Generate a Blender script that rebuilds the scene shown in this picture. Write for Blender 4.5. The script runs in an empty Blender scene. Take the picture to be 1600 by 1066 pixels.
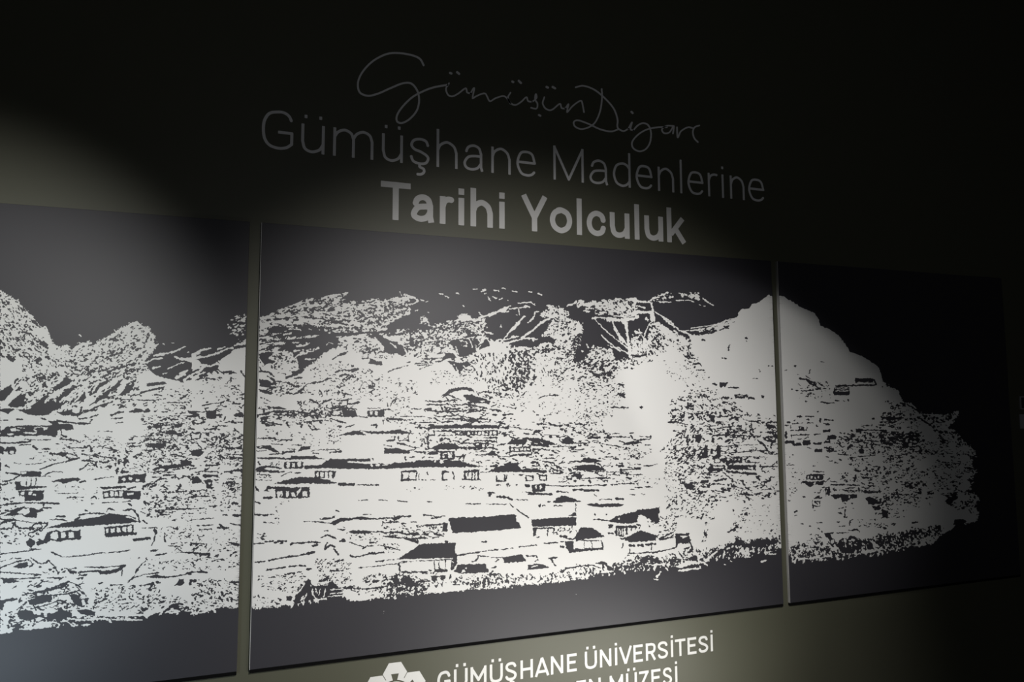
import bpy, math, random
import numpy as np
from mathutils import Matrix, Vector

sc = bpy.context.scene
COL = sc.collection

# ---------------------------------------------------------------- camera
F_PX, YAW, PITCH, ROLL = 1069.566, 0.332005, 0.0842677, -0.00394318
EYE = 1.7                       # camera height; the camera stands at x = 0, y = 0
FRONT = 2.600                   # y of the panels' front faces
THICK = 0.012                   # panel thickness
WALL = FRONT + THICK            # y of the wall's face
cy, sy, cp, sp = math.cos(YAW), math.sin(YAW), math.cos(PITCH), math.sin(PITCH)
fwd = np.array([sy*cp, cy*cp, sp])
r0 = np.array([cy, -sy, 0.0])
u0 = np.cross(r0, fwd)
cr, sr = math.cos(ROLL), math.sin(ROLL)
right = cr*r0 + sr*u0
up = -sr*r0 + cr*u0
cam_d = bpy.data.cameras.new('camera')
cam_d.sensor_fit = 'HORIZONTAL'
cam_d.sensor_width = 36.0
cam_d.lens = F_PX/1600*36.0
cam_d.clip_start = 0.05
cam = bpy.data.objects.new('camera', cam_d)
COL.objects.link(cam)
M = Matrix(((right[0], up[0], -fwd[0], 0), (right[1], up[1], -fwd[1], 0),
            (right[2], up[2], -fwd[2], EYE), (0, 0, 0, 1)))
cam.matrix_world = M
sc.camera = cam

# ---------------------------------------------------------------- world, lamps, exposure
w = bpy.data.worlds.new('world'); sc.world = w
w.use_nodes = True
w.node_tree.nodes['Background'].inputs[0].default_value = (0.9, 0.95, 1.0, 1)
w.node_tree.nodes['Background'].inputs[1].default_value = 0.0
sc.view_settings.view_transform = 'Standard'
sc.view_settings.look = 'None'
sc.view_settings.gamma = 1.0
sc.view_settings.use_curve_mapping = False
sc.view_settings.exposure = 0.0


def spot(name, loc, aim, half, blend, power, color, radius):
    d = bpy.data.lights.new(name, 'SPOT')
    d.spot_size = 2*half; d.spot_blend = blend
    d.energy = power; d.color = color; d.shadow_soft_size = radius
    o = bpy.data.objects.new(name, d); COL.objects.link(o)
    o.location = loc
    o.rotation_euler = (Vector(aim)-Vector(loc)).to_track_quat('-Z', 'Y').to_euler()
    return o


def area(name, loc, aim, sx, sy_, power, color):
    d = bpy.data.lights.new(name, 'AREA')
    d.shape = 'RECTANGLE'; d.size = sx; d.size_y = sy_
    d.energy = power; d.color = color
    o = bpy.data.objects.new(name, d); COL.objects.link(o)
    o.location = loc
    o.rotation_euler = (Vector(aim)-Vector(loc)).to_track_quat('-Z', 'Y').to_euler()
    return o


# spotlights washing the wall: one on the left panel, a flood and a side beam on the middle panel
KW = 49.0
spot('spot_left', (-0.9, FRONT-2.8, EYE+0.7), (-1.049, FRONT, EYE-0.012), 0.36, 0.85, 4.1*KW, (1.0, 0.995, 0.965), 0.05)
spot('spot_middle_flood', (0.818, FRONT-2.6, EYE+0.8), (0.973, FRONT, EYE-0.646), 0.612, 0.95, 6.0*KW, (1.0, 0.97, 0.945), 0.06)
spot('spot_middle_side', (0.3, FRONT-1.464, EYE+1.236), (2.0, FRONT, EYE), 0.222, 0.37, 1.19*KW, (1.0, 0.98, 0.95), 0.04)
# long low area lights, unseen below the frame, added for the sheen low down
o = area('low_warm_light', (1.6175, FRONT-1.2, EYE-1.472), (1.107, FRONT, EYE-1.057), 1.2, 0.25, 4.6, (1.0, 0.98, 0.93))
o.data.spread = math.radians(75)
o = area('low_blue_light', (-1.35, FRONT-1.2, EYE-1.15), (-0.9, FRONT, EYE-0.80), 0.7, 0.25, 2.3, (0.72, 0.88, 1.0))
o.data.spread = math.radians(75)
# what little light reaches the wall from the rest of the room
area('dim_room_light', (0.8, -3.2, 2.6), (0.8, FRONT, 1.8), 2.0, 0.6, 13.0, (0.95, 0.97, 1.0))

# ---------------------------------------------------------------- materials


def mat(name, col, rough, spec=0.5, grain=0.0, gscale=60.0, bump=0.0, bscale=400.0, col2=None):
    m = bpy.data.materials.new(name); m.use_nodes = True
    nt = m.node_tree; b = nt.nodes['Principled BSDF']
    b.inputs['Roughness'].default_value = rough
    b.inputs['Specular IOR Level'].default_value = spec
    tc = nt.nodes.new('ShaderNodeTexCoord')
    if grain:
        n = nt.nodes.new('ShaderNodeTexNoise'); n.inputs['Scale'].default_value = gscale
        n.inputs['Detail'].default_value = 4
        nt.links.new(tc.outputs['Object'], n.inputs['Vector'])
        mx = nt.nodes.new('ShaderNodeMix'); mx.data_type = 'RGBA'
        c2 = col2 or tuple(c*(1-grain) for c in col)
        mx.inputs[6].default_value = (*c2, 1); mx.inputs[7].default_value = (*col, 1)
        nt.links.new(n.outputs['Fac'], mx.inputs[0])
        nt.links.new(mx.outputs[2], b.inputs['Base Color'])
    else:
        b.inputs['Base Color'].default_value = (*col, 1)
    if bump:
        n = nt.nodes.new('ShaderNodeTexNoise'); n.inputs['Scale'].default_value = bscale
        nt.links.new(tc.outputs['Object'], n.inputs['Vector'])
        bp = nt.nodes.new('ShaderNodeBump'); bp.inputs['Strength'].default_value = bump
        bp.inputs['Distance'].default_value = 0.0004
        nt.links.new(n.outputs['Fac'], bp.inputs['Height'])
        nt.links.new(bp.outputs['Normal'], b.inputs['Normal'])
    return m


M_WALL = mat('olive_wall_paint', (0.086, 0.087, 0.061), 0.46, 0.28, 0.06, 8, 0.1, 300)
M_DARK = mat('black_room_paint', (0.02, 0.02, 0.02), 0.8, 0.3, 0.1, 5)
M_FLOOR = mat('dark_carpet', (0.03, 0.03, 0.03), 0.95, 0.1, 0.3, 120, 0.4, 500)
M_PANEL = mat('charcoal_panel_lacquer', (0.037, 0.036, 0.042), 0.48, 0.32, 0.05, 6)
M_PRINT = mat('off_white_ink', (0.72, 0.72, 0.70), 0.55, 0.3, 0.03, 9)
M_LETTER = mat('silver_grey_vinyl', (0.60, 0.60, 0.585), 0.5, 0.4, 0.02, 30)
M_VINYL = mat('white_vinyl', (0.68, 0.68, 0.655), 0.5, 0.4, 0.02, 30)
M_PLATE = mat('grey_plate', (0.35, 0.35, 0.36), 0.5, 0.4, 0.05, 30)
M_PLATE_D = mat('black_plate_backing', (0.03, 0.03, 0.032), 0.5, 0.4, 0.05, 30)
M_SHADOW_STRIP = mat('black_shadow_strip', (0.004, 0.004, 0.004), 0.9, 0.05)
M_EDGE = mat('pale_board_core', (0.40, 0.40, 0.39), 0.5, 0.4, 0.05, 40)
M_THIN = mat('pale_grey_vinyl', (0.80, 0.80, 0.80), 0.5, 0.4, 0.02, 30)


# ---------------------------------------------------------------- helpers


def link(name, me, m, parent=None, loc=(0, 0, 0)):
    o = bpy.data.objects.new(name, me); COL.objects.link(o)
    if m and not me.materials:
        me.materials.append(m)
    o.location = loc
    if parent:
        o.parent = parent
    return o


def tag(o, label=None, cat=None, group=None, kind=None):
    for k, v in (('label', label), ('category', cat), ('group', group), ('kind', kind)):
        if v:
            o[k] = v
    return o


def empty(name, loc, label, cat, group=None):
    o = bpy.data.objects.new(name, None); COL.objects.link(o)
    o.location = loc; o.empty_display_size = 0.1
    return tag(o, label, cat, group)


def box_me(x0, x1, y0, y1, z0, z1, bevel=0.0):
    import bmesh
    bm = bmesh.new()
    bmesh.ops.create_cube(bm, size=1)
    for v in bm.verts:
        v.co = ((x0+x1)/2+v.co.x*(x1-x0), (y0+y1)/2+v.co.y*(y1-y0), (z0+z1)/2+v.co.z*(z1-z0))
    if bevel:
        bmesh.ops.bevel(bm, geom=bm.edges[:], offset=bevel, segments=2, affect='EDGES', profile=0.5)
    me = bpy.data.meshes.new('box'); bm.to_mesh(me); bm.free()
    return me


def inv(px, py, plane):
    """photo pixel -> world x, z on the vertical plane y = plane"""
    px = np.asarray(px, float); py = np.asarray(py, float)
    v = ((px-800)/F_PX)[..., None]*right - ((py-533)/F_PX)[..., None]*up + fwd
    s = plane/v[..., 1]
    return v[..., 0]*s, v[..., 2]*s+EYE


# ---- marching squares: scalar field -> faces.  f > 0 is inside.
TABLE = {0: [], 1: [['0', 'a', 'd']], 2: [['1', 'b', 'a']], 3: [['0', '1', 'b', 'd']],
         4: [['2', 'c', 'b']], 5: [['0', 'a', 'd'], ['2', 'c', 'b']], 6: [['1', '2', 'c', 'a']],
         7: [['0', '1', '2', 'c', 'd']], 8: [['3', 'd', 'c']], 9: [['0', 'a', 'c', '3']],
         10: [['1', 'b', 'a'], ['3', 'd', 'c']], 11: [['0', '1', 'b', 'c', '3']],
         12: [['2', '3', 'd', 'b']], 13: [['0', 'a', 'b', '2', '3']], 14: [['1', '2', '3', 'd', 'a']],
         15: [['0', '1', '2', '3']]}
# contour segments of each case (edge letters)
SEG = {1: ['ad'], 2: ['ba'], 3: ['bd'], 4: ['cb'], 5: ['ad', 'cb'], 6: ['ca'], 7: ['cd'], 8: ['dc'],
       9: ['ac'], 10: ['ba', 'dc'], 11: ['bc'], 12: ['db'], 13: ['ab'], 14: ['da']}


def march(f):
    """f[j, i]; returns (verts Nx2 in grid units, faces list of index arrays by size, segs Mx2 index)"""
    ny, nx = f.shape
    ins = f > 0
    c = (ins[:-1, :-1]*1 + ins[:-1, 1:]*2 + ins[1:, 1:]*4 + ins[1:, :-1]*8)
    nv = nx*ny
    # vertex ids: corners = j*nx+i ; h-edge (bottom) = nv + j*nx+i ; v-edge = 2nv + j*nx+i
    def vid(code, j, i):
        return {'0': j*nx+i, '1': j*nx+i+1, '2': (j+1)*nx+i+1, '3': (j+1)*nx+i,
                'a': nv+j*nx+i, 'c': nv+(j+1)*nx+i, 'd': 2*nv+j*nx+i, 'b': 2*nv+j*nx+i+1}[code]
    polys = []; segs = []
    for k in range(1, 15):
        J, I = np.nonzero(c == k)
        if not len(J):
            continue
        for p in TABLE[k]:
            polys.append(np.stack([vid(q, J, I) for q in p], 1))
        for s in SEG[k]:
            segs.append(np.stack([vid(s[0], J, I), vid(s[1], J, I)], 1))
    full = (c == 15)
    pad = np.zeros((full.shape[0], full.shape[1]+2), bool); pad[:, 1:-1] = full
    dlt = np.diff(pad.astype(np.int8), axis=1)
    J, S = np.nonzero(dlt == 1); J2, E_ = np.nonzero(dlt == -1)
    step = 24                      # long runs are cut so no quad grows too thin
    while len(J):
        M_ = np.minimum(S+step, E_)
        polys.append(np.stack([J*nx+S, J*nx+M_, (J+1)*nx+M_, (J+1)*nx+S], 1))
        k = M_ < E_
        J, S, E_ = J[k], M_[k], E_[k]
    allid = np.unique(np.concatenate([p.ravel() for p in polys]))
    kind = allid//nv; r = allid % nv; j = r//nx; i = r % nx
    x = i.astype(float); y = j.astype(float)
    m = kind == 1
    a = f[j[m], i[m]]; b = f[j[m], np.minimum(i[m]+1, nx-1)]; x[m] += np.clip(a/(a-b), 0.02, 0.98)
    m = kind == 2
    a = f[j[m], i[m]]; b = f[np.minimum(j[m]+1, ny-1), i[m]]; y[m] += np.clip(a/(a-b), 0.02, 0.98)
    polys = [np.searchsorted(allid, p) for p in polys]
    segs = np.searchsorted(allid, np.concatenate(segs)) if segs else np.zeros((0, 2), int)
    return np.stack([x, y], 1), polys, segs


def build_mesh(name, V3, polys, flip=False):
    me = bpy.data.meshes.new(name)
    loops = np.concatenate([(p[:, ::-1] if flip else p).ravel() for p in polys]).astype(np.int32)
    counts = np.concatenate([np.full(len(p), p.shape[1]) for p in polys]).astype(np.int32)
    starts = np.concatenate([[0], np.cumsum(counts)[:-1]]).astype(np.int32)
    me.vertices.add(len(V3)); me.vertices.foreach_set('co', V3.astype(np.float32).ravel())
    me.loops.add(len(loops)); me.loops.foreach_set('vertex_index', loops)
    me.polygons.add(len(counts)); me.polygons.foreach_set('loop_start', starts)
    me.polygons.foreach_set('loop_total', counts)
    me.update(calc_edges=True)
    me.validate()
    return me


def seg_field(X, Y, pts, wd, cap='b', wfn=None):
    """half-width minus distance for a polyline; cap b = butt, s = square, r = round"""
    best = np.full(X.shape, -1e9)
    n = len(pts)-1
    for k in range(n):
        ax, ay = pts[k]; bx, by = pts[k+1]
        dx, dy = bx-ax, by-ay; L = math.hypot(dx, dy)
        if L < 1e-9:
            continue
        dx /= L; dy /= L
        t = (X-ax)*dx+(Y-ay)*dy; p = np.abs((X-ax)*dy-(Y-ay)*dx)
        tc_ = np.clip(t, 0, L)
        d = np.hypot(t-tc_, p)
        h = wd/2 if wfn is None else wfn((k+tc_/L)/n)*wd/2
        v = h-d
        if cap != 'r':
            e = 0 if cap == 'b' else wd/2
            if k == 0:
                v = np.where(t < 0, np.minimum(h-p, t+e), v)
            if k == n-1:
                v = np.where(t > L, np.minimum(h-p, L-t+e), v)
        best = np.maximum(best, v)
    return best


def smooth(pts, n=8):
    P = np.array([2*np.array(pts[0])-np.array(pts[1])]+[np.array(p) for p in pts]+[2*np.array(pts[-1])-np.array(pts[-2])], float)
    out = []
    for k in range(1, len(P)-2):
        for t in np.linspace(0, 1, n, endpoint=False):
            a, b, c, d = P[k-1], P[k], P[k+1], P[k+2]
            out.append(tuple(0.5*((2*b)+(-a+c)*t+(2*a-5*b+4*c-d)*t*t+(-a+3*b-3*c+d)*t**3)))
    out.append(tuple(P[-2]))
    return out


def field_letter(name, field, x0, z0, h, parent, m, relief=0.0012, mapper=None):
    """turn a field on a wall-space grid (origin x0, z0, step h) into a thin raised letter"""
    V, polys, segs = march(field)
    if mapper is None:
        wx = x0+V[:, 0]*h; wz = z0+V[:, 1]*h; flip = False
    else:
        wx, wz = mapper(V[:, 0], V[:, 1]); flip = True
    ox, oz = (wx.min()+wx.max())/2, wz.min()
    n = len(V)
    fr = np.stack([wx-ox, np.full(n, -relief), wz-oz], 1)
    bk = fr.copy(); bk[:, 1] = 0.0
    s = segs
    side = np.stack([s[:, 1], s[:, 0], s[:, 0]+n, s[:, 1]+n], 1)
    me = build_mesh(name, np.concatenate([fr, bk]), polys+[side], flip=flip)
    px, py, pz = parent.location
    return link(name, me, m, parent, (ox-px, WALL-0.0002-py, oz-pz))


# traced drawing of the print: T tile, l/d light and dark areas, t/s light and dark strokes, m/n light and dark flecks
ART = '''
T 0 440
l 0,60 40,95 100,125 140,150 180,210 225,240 265,280 300,330 330,360 350,350 385,400 400,460 430,495 470,505 520,490 560,535 600,500 650,480 690,455 700,480 740,485 800,450 860,420 900,380 950,360 1010,330 1070,305 1110,345 1165,360 1170,400 1220,425 1200,480 1235,490 1200,540 1150,600 1130,640 1190,680 1200,720 1300,755 1420,780 1600,750 1920,700 1920,2640 0,2780
n55 45 26 8 0,90 120,140 230,280 370,480 380,530 280,600 120,600 0,560
n40 35 26 8 150,560 380,540 560,560 600,700 330,790 200,800
n56 -25 30 9 430,520 560,540 700,490 860,430 1060,330 1190,440 1180,520 1130,640 1180,700 1040,740 800,760 600,720 560,600
n48 -30 34 11 520,700 1100,640 1060,1000 800,980 560,760
n50 -35 30 10 100,760 420,700 640,780 640,1050 400,1050 180,1000
d 0,860 50,825 85,805 105,850 70,890 35,930 0,935
d 60,970 110,915 150,885 205,878 190,930 218,945 190,970 130,988 80,980
d 180,1025 240,990 290,940 335,905 372,885 350,940 420,930 450,960 480,985 420,1010 380,1030 330,1048 260,1045
d 0,1000 60,990 120,995 60,1035 0,1010
d 405,860 440,810 500,770 520,750 575,775 540,800 490,830 440,850
d 470,880 530,840 590,810 600,830 560,860 510,890 480,920 500,960 470,980 430,950
d 540,960 590,920 640,880 660,860 672,900 650,940 600,960 560,990
d 455,1020 520,1010 560,1000 570,1030 500,1048
d 695,880 710,840 750,800 820,770 860,765 830,800 780,830 750,870 700,890
d 720,950 790,890 830,860 880,830 920,780 960,760 940,810 900,840 850,880 800,920 750,950
d 920,890 960,860 990,820 1030,805 1040,840 1010,870 950,895
d 975,765 990,740 1015,740 1000,770
d 0,545 30,580 70,610 100,630 130,605 110,590 95,600 60,575 30,600 0,575
d 200,390 240,400 270,440 300,455 330,500 350,520 380,525 375,490 340,470 300,450 250,430
d 240,290 270,300 300,340 320,360 290,350 250,320
s12 0,460 25,480 40,500
s12 85,500 110,530 135,540 120,555
s10 60,570 90,590
s16 360,590 380,600
s14 270,620 310,600 290,640
s14 310,750 350,745 330,770
s18 340,800 365,825
s8 200,870 260,870 300,840
s10 780,665 800,690
s12 950,670 990,660
s6 650,780 700,750 720,730
s10 840,710 880,690 930,680
d 1145,800 1220,785 1290,782 1305,800 1240,810 1150,820
s12 1100,870 1150,855 1200,845 1285,825
s8 1060,890 1090,880 1100,895
s10 1210,885 1260,890
s6 940,920 1040,925 1150,930 1280,922
s7 820,970 880,935
s6 1410,915 1450,895 1470,880
s8 1430,915 1460,885
s5 1310,945 1480,945
s4 1320,1050 1540,1050
s4 1400,1045 1440,1000
s14 1550,1050 1580,1040
s10 1580,780 1600,770
r 1120,955 1150,950 1155,970 1125,972
d 1000,1020 1040,1005 1060,990 1110,1000 1110,1025 1040,1028
d 1135,1000 1160,990 1170,1020 1140,1028
s12 870,1045 930,1020 960,1020
n24 0 26 6 1180,840 1600,800 1600,990 1200,980
n10 0 30 6 1300,960 1600,980 1600,1060 1300,1060
d 1130,640 1150,600 1240,540 1400,520 1600,525 1600,750 1500,765 1420,785 1340,765 1250,745 1195,720 1160,680
t14 1140,635 1200,605 1270,600
t16 1200,580 1260,570 1360,550
t10 1330,560 1380,540 1450,505
t14 1500,580 1540,550 1600,530
t16 1370,590 1420,610 1500,600 1560,590
t16 1420,600 1520,635 1600,660
t8 1310,685 1400,640 1440,635
t16 1440,770 1500,720 1600,665
t22 1380,750 1440,725
t14 1400,720 1470,695
t14 1195,675 1250,665
t12 1490,745 1600,710
t18 1500,600 1480,620 1560,640
t8 1270,720 1300,715
t8 1275,490 1285,490
t8 1345,480 1352,480
t12 620,415 632,425
t8 1465,555 1475,550
t8 680,860 685,1060
t16 730,940 790,850 860,800 950,740
t14 900,890 960,820 1010,770
t12 720,870 760,800 820,770
t12 350,945 420,880 500,830 590,790
t10 470,940 530,900 590,850 620,820
t8 400,900 460,860 480,880
t10 560,960 620,900 650,860
t12 420,1030 520,990 620,940
t8 700,1000 800,950 880,920
s9 700,970 780,920 900,890
s9 690,1010 790,965 880,940
s10 600,1040 660,1010 760,1000
s8 480,900 520,890 550,870
T 0 640
d 0,170 40,140 80,130 190,125 370,125 410,120 375,90 440,90 470,115 540,110 570,125 575,160 520,165 480,150 450,170 440,215 330,205 150,205 80,215 0,210
l 80,150 150,140 200,145 150,165 90,170
l 240,150 300,135 380,140 350,160 280,175
d 260,150 330,140 350,165 300,175
l 200,175 290,180 270,195 180,185
l 50,185 120,188 70,205
s14 130,150 200,160 260,150
s12 440,90 540,100 600,110 700,110 720,80
s10 480,150 480,200 520,215
s8 470,230 600,240 610,255
d 130,0 200,30 260,20 290,45 350,45 400,30 390,0
s12 450,20 500,40 540,40
s8 560,50 620,40 700,10 750,5
s8 620,75 700,65 770,40
s10 130,75 175,80
s10 320,70 360,80
s6 0,85 60,85
s10 0,262 120,262 240,250
s6 190,235 300,240 400,235
d 0,285 20,290 35,315 60,290 110,290 130,320 110,350 70,355 55,330 30,350 0,345
l 30,330 50,330 50,350 30,350
l 80,325 105,325 105,345 80,348
s8 150,280 240,275
s14 260,290 290,310
s8 330,310 400,310
s14 395,345 440,350 500,350
s7 440,350 480,335 590,355 600,365
s8 500,360 540,385 620,380
s8 320,465 430,425 550,400 620,380
s4 110,420 180,430 300,425 370,405
s14 0,420 0,470
s12 45,440 70,450
d 160,485 200,482 320,482 320,520 390,520 400,525 160,528
s6 330,515 420,485 490,490
s12 50,495 100,500 160,510
l 165,490 205,485 210,500 170,510
s10 20,565 60,560 60,580 20,590
s8 60,560 100,550 160,510
d 120,620 120,560 160,560 165,600 360,598 370,610 130,632
l 170,535 320,530 320,595 170,600
s6 210,535 205,600
s6 245,535 240,600
s6 285,535 275,600
d 140,635 340,630 342,700 310,712 195,718 190,680 150,675
l 165,645 190,645 190,670 165,670
l 222,642 248,642 248,668 222,668
l 260,660 280,660 280,675 260,675
l 165,690 190,685 190,715 160,718
s14 30,695 60,705
s8 0,600 10,620
s10 0,750 60,740 180,730 330,730 465,735
d 30,830 90,795 180,765 260,770 300,785 330,770 340,790 290,810 285,845 200,845 165,820 110,830
l 135,800 180,775 230,775 240,800 200,825 160,815
s8 0,820 90,790 190,760
s10 340,740 340,770 400,770
s8 0,860 100,862 250,885 380,890
s12 0,900 30,880 90,870
s10 0,935 100,925 110,890 150,930 230,930 280,890
s8 120,870 120,910 160,925
s10 270,900 310,880 330,920 260,960 220,970
s8 350,880 370,900 340,930
s14 440,835 500,835
s8 390,860 500,860 520,870
d 350,935 430,905 540,880 620,860 700,850 780,835 850,812 930,818 1010,850 1100,880 1010,890 850,898 600,918 420,925
s14 590,865 620,845
s9 620,825 700,810 820,815
s12 1040,780 1080,830 1090,880
s10 900,830 1000,830 1060,850
d 370,960 440,940 480,960 520,940 600,950 628,935 630,1015 510,1020 460,1035 400,1020 375,1040 290,1065 290,1030 340,1020
l 390,985 415,955 450,960 455,1000 440,1020 395,1005
l 475,965 510,960 515,1000 480,1005
l 535,965 575,960 580,1000 540,1005
d 810,920 1000,900 1045,900 1045,960 1070,965 1065,980 820,1000
l 828,935 848,930 850,960 828,965
l 868,932 895,928 898,960 870,965
l 912,925 940,922 943,958 915,962
l 955,920 985,916 988,955 958,958
l 998,915 1030,910 1032,950 1000,954
d 1035,1010 1175,995 1180,1015 1040,1030
d 780,605 980,597 990,612 950,615 800,625
d 800,640 860,632 965,632 1100,640 1100,700 975,690 810,695
l 812,655 840,650 845,680 815,682
l 860,640 885,640 888,678 862,678
l 898,640 920,640 922,678 898,678
l 932,640 958,640 958,678 932,678
l 990,655 1050,650 1040,665 1000,672
s6 970,695 1090,700
s12 1120,600 1160,585 1200,580 1250,540 1300,540
s12 1000,620 1060,605
d 925,525 1000,512 1095,505 1140,500 1135,570 990,572 925,578
l 950,545 970,535 985,550 965,565
l 1010,530 1035,535 1025,555 1008,550
l 1065,540 1090,545 1085,565 1062,560
s16 950,490 995,490
s14 910,500 920,460
s10 965,385 1000,400 970,430
s14 980,380 975,430
s14 930,395 928,420
s10 610,300 650,300 700,280 720,325
s7 770,285 830,300 900,320
s8 860,295 910,325
s10 640,350 740,360 770,380
s8 740,345 790,370 900,380
s6 905,380 905,440
s10 640,400 700,400 760,410 740,440
s9 690,420 650,460 625,470
s10 720,420 760,450
s8 780,410 850,410
s10 820,450 870,440 860,460
s8 350,510 400,490
s10 410,565 470,550 540,540 620,545 600,560
d 460,545 540,535 610,535 620,560 560,560 500,580 460,565
s12 620,570 665,560
s6 730,550 800,535 890,525
s4 440,655 620,658
s5 520,690 650,685
s9 720,688 750,685
s5 800,728 950,725 1020,715
s8 830,795 850,770 900,790
s12 960,790 1030,780
s14 1010,740 1025,750
s10 670,790 680,792
s14 540,295 545,300
s9 820,235 860,235
s4 760,172 880,172
s7 880,40 940,25 960,20
s8 870,75 960,65
s12 1035,15 1110,10
s16 1130,15 1160,10
s7 910,105 960,100
s18 1160,140 1250,130
s7 1250,130 1310,120 1420,115
s16 1365,125 1415,125
s4 1170,120 1330,100
s20 1305,185 1365,180
s8 1310,170 1350,165 1390,190 1460,175
s10 1490,190 1500,235 1570,230
s8 1520,190 1530,230
s8 1560,180 1565,230
s6 1040,210 1150,210 1200,205
s5 980,265 1060,262
s5 1090,238 1320,232
s8 980,300 985,330 1030,325
s9 1010,290 1100,285
d 1120,290 1180,265 1290,260 1300,290 1200,305 1180,285
s8 1130,320 1200,320 1260,300
s14 1500,330 1580,340 1560,280
s10 1480,320 1540,360 1580,370
s10 1530,270 1600,260
s8 1370,355 1400,360
s12 1215,425 1235,405
d 1190,465 1260,440 1350,430 1410,425 1415,400 1500,400 1510,430 1440,445 1360,460 1300,470 1270,460 1200,480
s8 1180,490 1300,480
s8 1190,530 1260,525
s9 1280,515 1370,510 1370,540
s6 1200,500 1360,490
s14 1385,640 1410,590
s8 1410,540 1440,520 1480,530
d 1480,540 1560,525 1580,555 1540,570 1500,560
s5 1300,650 1600,635
s8 1380,680 1420,700
s10 1310,715 1350,715
s6 1450,745 1530,740
s9 1215,800 1260,785 1350,780 1450,780 1600,770
s9 1240,825 1320,820
s6 1460,870 1600,850
s12 1220,790 1250,810
s14 1215,735 1240,745
s14 1130,725 1165,740
s10 1120,870 1150,890
s6 1110,925 1230,925
s18 1210,945 1220,970
s10 1215,960 1205,1020 1185,1060
s10 1285,965 1290,1030
s14 1360,930 1380,935
s8 1400,970 1440,955
n36 0 30 6 600,200 1180,220 1180,500 700,480
n50 0 30 6 1100,40 1600,60 1600,480 1180,440
n50 -10 26 8 1120,560 1300,560 1300,860 1100,860
n30 0 30 6 1300,640 1600,600 1600,920 1300,860
n20 0 30 8 0,540 120,540 120,900 0,900
n20 10 26 9 0,940 340,900 300,1060 0,1065
n14 0 30 5 400,580 780,600 800,760 500,720
n20 0 34 6 440,200 620,220 620,400 200,400
T 0 800
d 200,230 240,220 270,250 240,275 210,260
s16 230,215 270,235 240,270
s7 0,330 120,318 220,305 320,290
s8 230,290 300,290
s14 290,240 360,235
s7 400,315 490,352 620,345 760,325 900,315 1020,300
s10 405,315 440,335
s4 0,390 100,365 200,365
s9 0,440 60,415 130,390 220,372 260,410 230,430
d 100,435 150,400 210,390 225,425 180,440
s8 240,360 300,400 340,405 380,380 430,430 450,480
s10 340,400 370,400
s8 0,470 120,480 320,492
s8 0,520 100,525 200,520 310,515
d 15,525 60,520 140,540 190,545 100,552 30,560
s6 370,515 480,515
s8 300,575 330,545 380,540
s7 95,600 130,580
s7 500,440 540,450 600,440
d 520,455 560,460 600,465 595,485 550,480
s8 660,432 780,435 920,425 980,415
s12 620,470 740,465 780,460
d 760,465 850,460 920,440 950,420 985,420 960,450 890,480 830,490 780,485
s8 955,450 950,500
s6 1000,555 1050,500 1080,440 1140,380
s7 1000,540 1060,510 1120,490 1240,475
s16 1060,470 1075,450
d 1130,510 1180,500 1230,485 1260,500 1340,505 1300,520 1200,515
s7 1300,515 1450,490 1600,480
d 1445,480 1500,465 1600,460 1600,485 1460,490
d 1360,575 1390,550 1400,525 1435,525 1445,560 1400,580
d 1475,575 1480,530 1540,530 1545,550 1500,570
s12 1130,570 1200,560
s14 1170,600 1195,560
s14 1220,550 1250,555
s5 1070,640 1100,645
d 1005,660 1040,690 1010,680
s7 860,575 960,570
s10 770,560 800,555
s9 740,710 800,700 820,670 850,650
s9 940,690 980,680
s7 950,720 1000,715
s9 1160,780 1240,710 1280,700
s8 640,600 600,570 530,545
s12 250,640 360,615 460,575 540,545
s10 220,675 330,655 450,650 560,635 620,610
s14 340,640 370,600 400,610 480,590 520,565
d 220,690 330,660 400,650 410,690 340,715 270,730 225,725
d 540,650 580,640 620,660 640,720 660,750 620,740 580,720 560,690
s8 240,760 300,745 420,710
s8 600,590 650,640
s16 0,700 60,690 130,680
d 0,760 0,700 60,690 30,720 20,770
d 130,790 170,770 250,775 260,800 340,810 260,840 190,850 140,820
d 80,880 170,870 230,880 200,930 100,940
d 400,800 440,780 500,770 560,790 560,830 620,830 700,800 740,790 740,830 820,820 1100,822 1300,810 1300,1065 0,1065 0,955 100,940 300,915 400,900 400,860 340,830
n48 0 40 12 0,800 240,760 560,680 560,860 0,920
m50 -5 40 12 0,880 460,860 480,910 200,930 0,950
d 600,770 680,760 740,780 740,810 640,800
n30 40 26 10 600,620 760,640 740,800 640,760
n40 -10 26 7 700,600 1200,560 1300,700 1100,790 760,780
d 1060,800 1090,760 1160,750 1120,800
d 1160,820 1220,790 1290,770 1340,720 1420,710 1460,740 1600,730 1900,690 1900,1065 0,1065 0,960 300,915 500,890 520,840 1100,825
t12 530,832 640,845 780,835 850,838
t9 600,848 800,838 1000,845 1115,845
t12 640,888 700,880
t12 855,860 865,862
t8 560,890 610,885
s9 760,820 1130,822
t16 1130,790 1200,740 1230,720
t12 1170,800 1240,760 1280,740
t14 1330,790 1390,780 1380,800
t10 1290,790 1330,770 1390,770
t8 1400,730 1500,740 1600,735
t16 1525,780 1545,800
t12 380,870 440,860
t10 300,890 360,890
t9 440,905 460,900
n40 -20 26 8 1100,640 1300,640 1500,700 1600,640 1600,720 1320,720 1240,760 1100,760
n40 -5 30 8 1340,240 1600,240 1600,340 1340,330
s9 1320,265 1400,270
s12 1220,340 1300,325
s12 1180,305 1230,300
d 1350,310 1450,315 1600,300 1600,340 1500,330
n24 0 24 6 1200,120 1600,80 1600,220 1250,220
n20 0 30 9 0,120 340,110 300,230 200,200 0,260
n24 0 24 6 1000,360 1600,360 1600,460 1200,460
T 300 440
l 0,560 60,600 60,740 200,690 210,620 250,590 330,530 420,515 420,1100 0,1100
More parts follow.
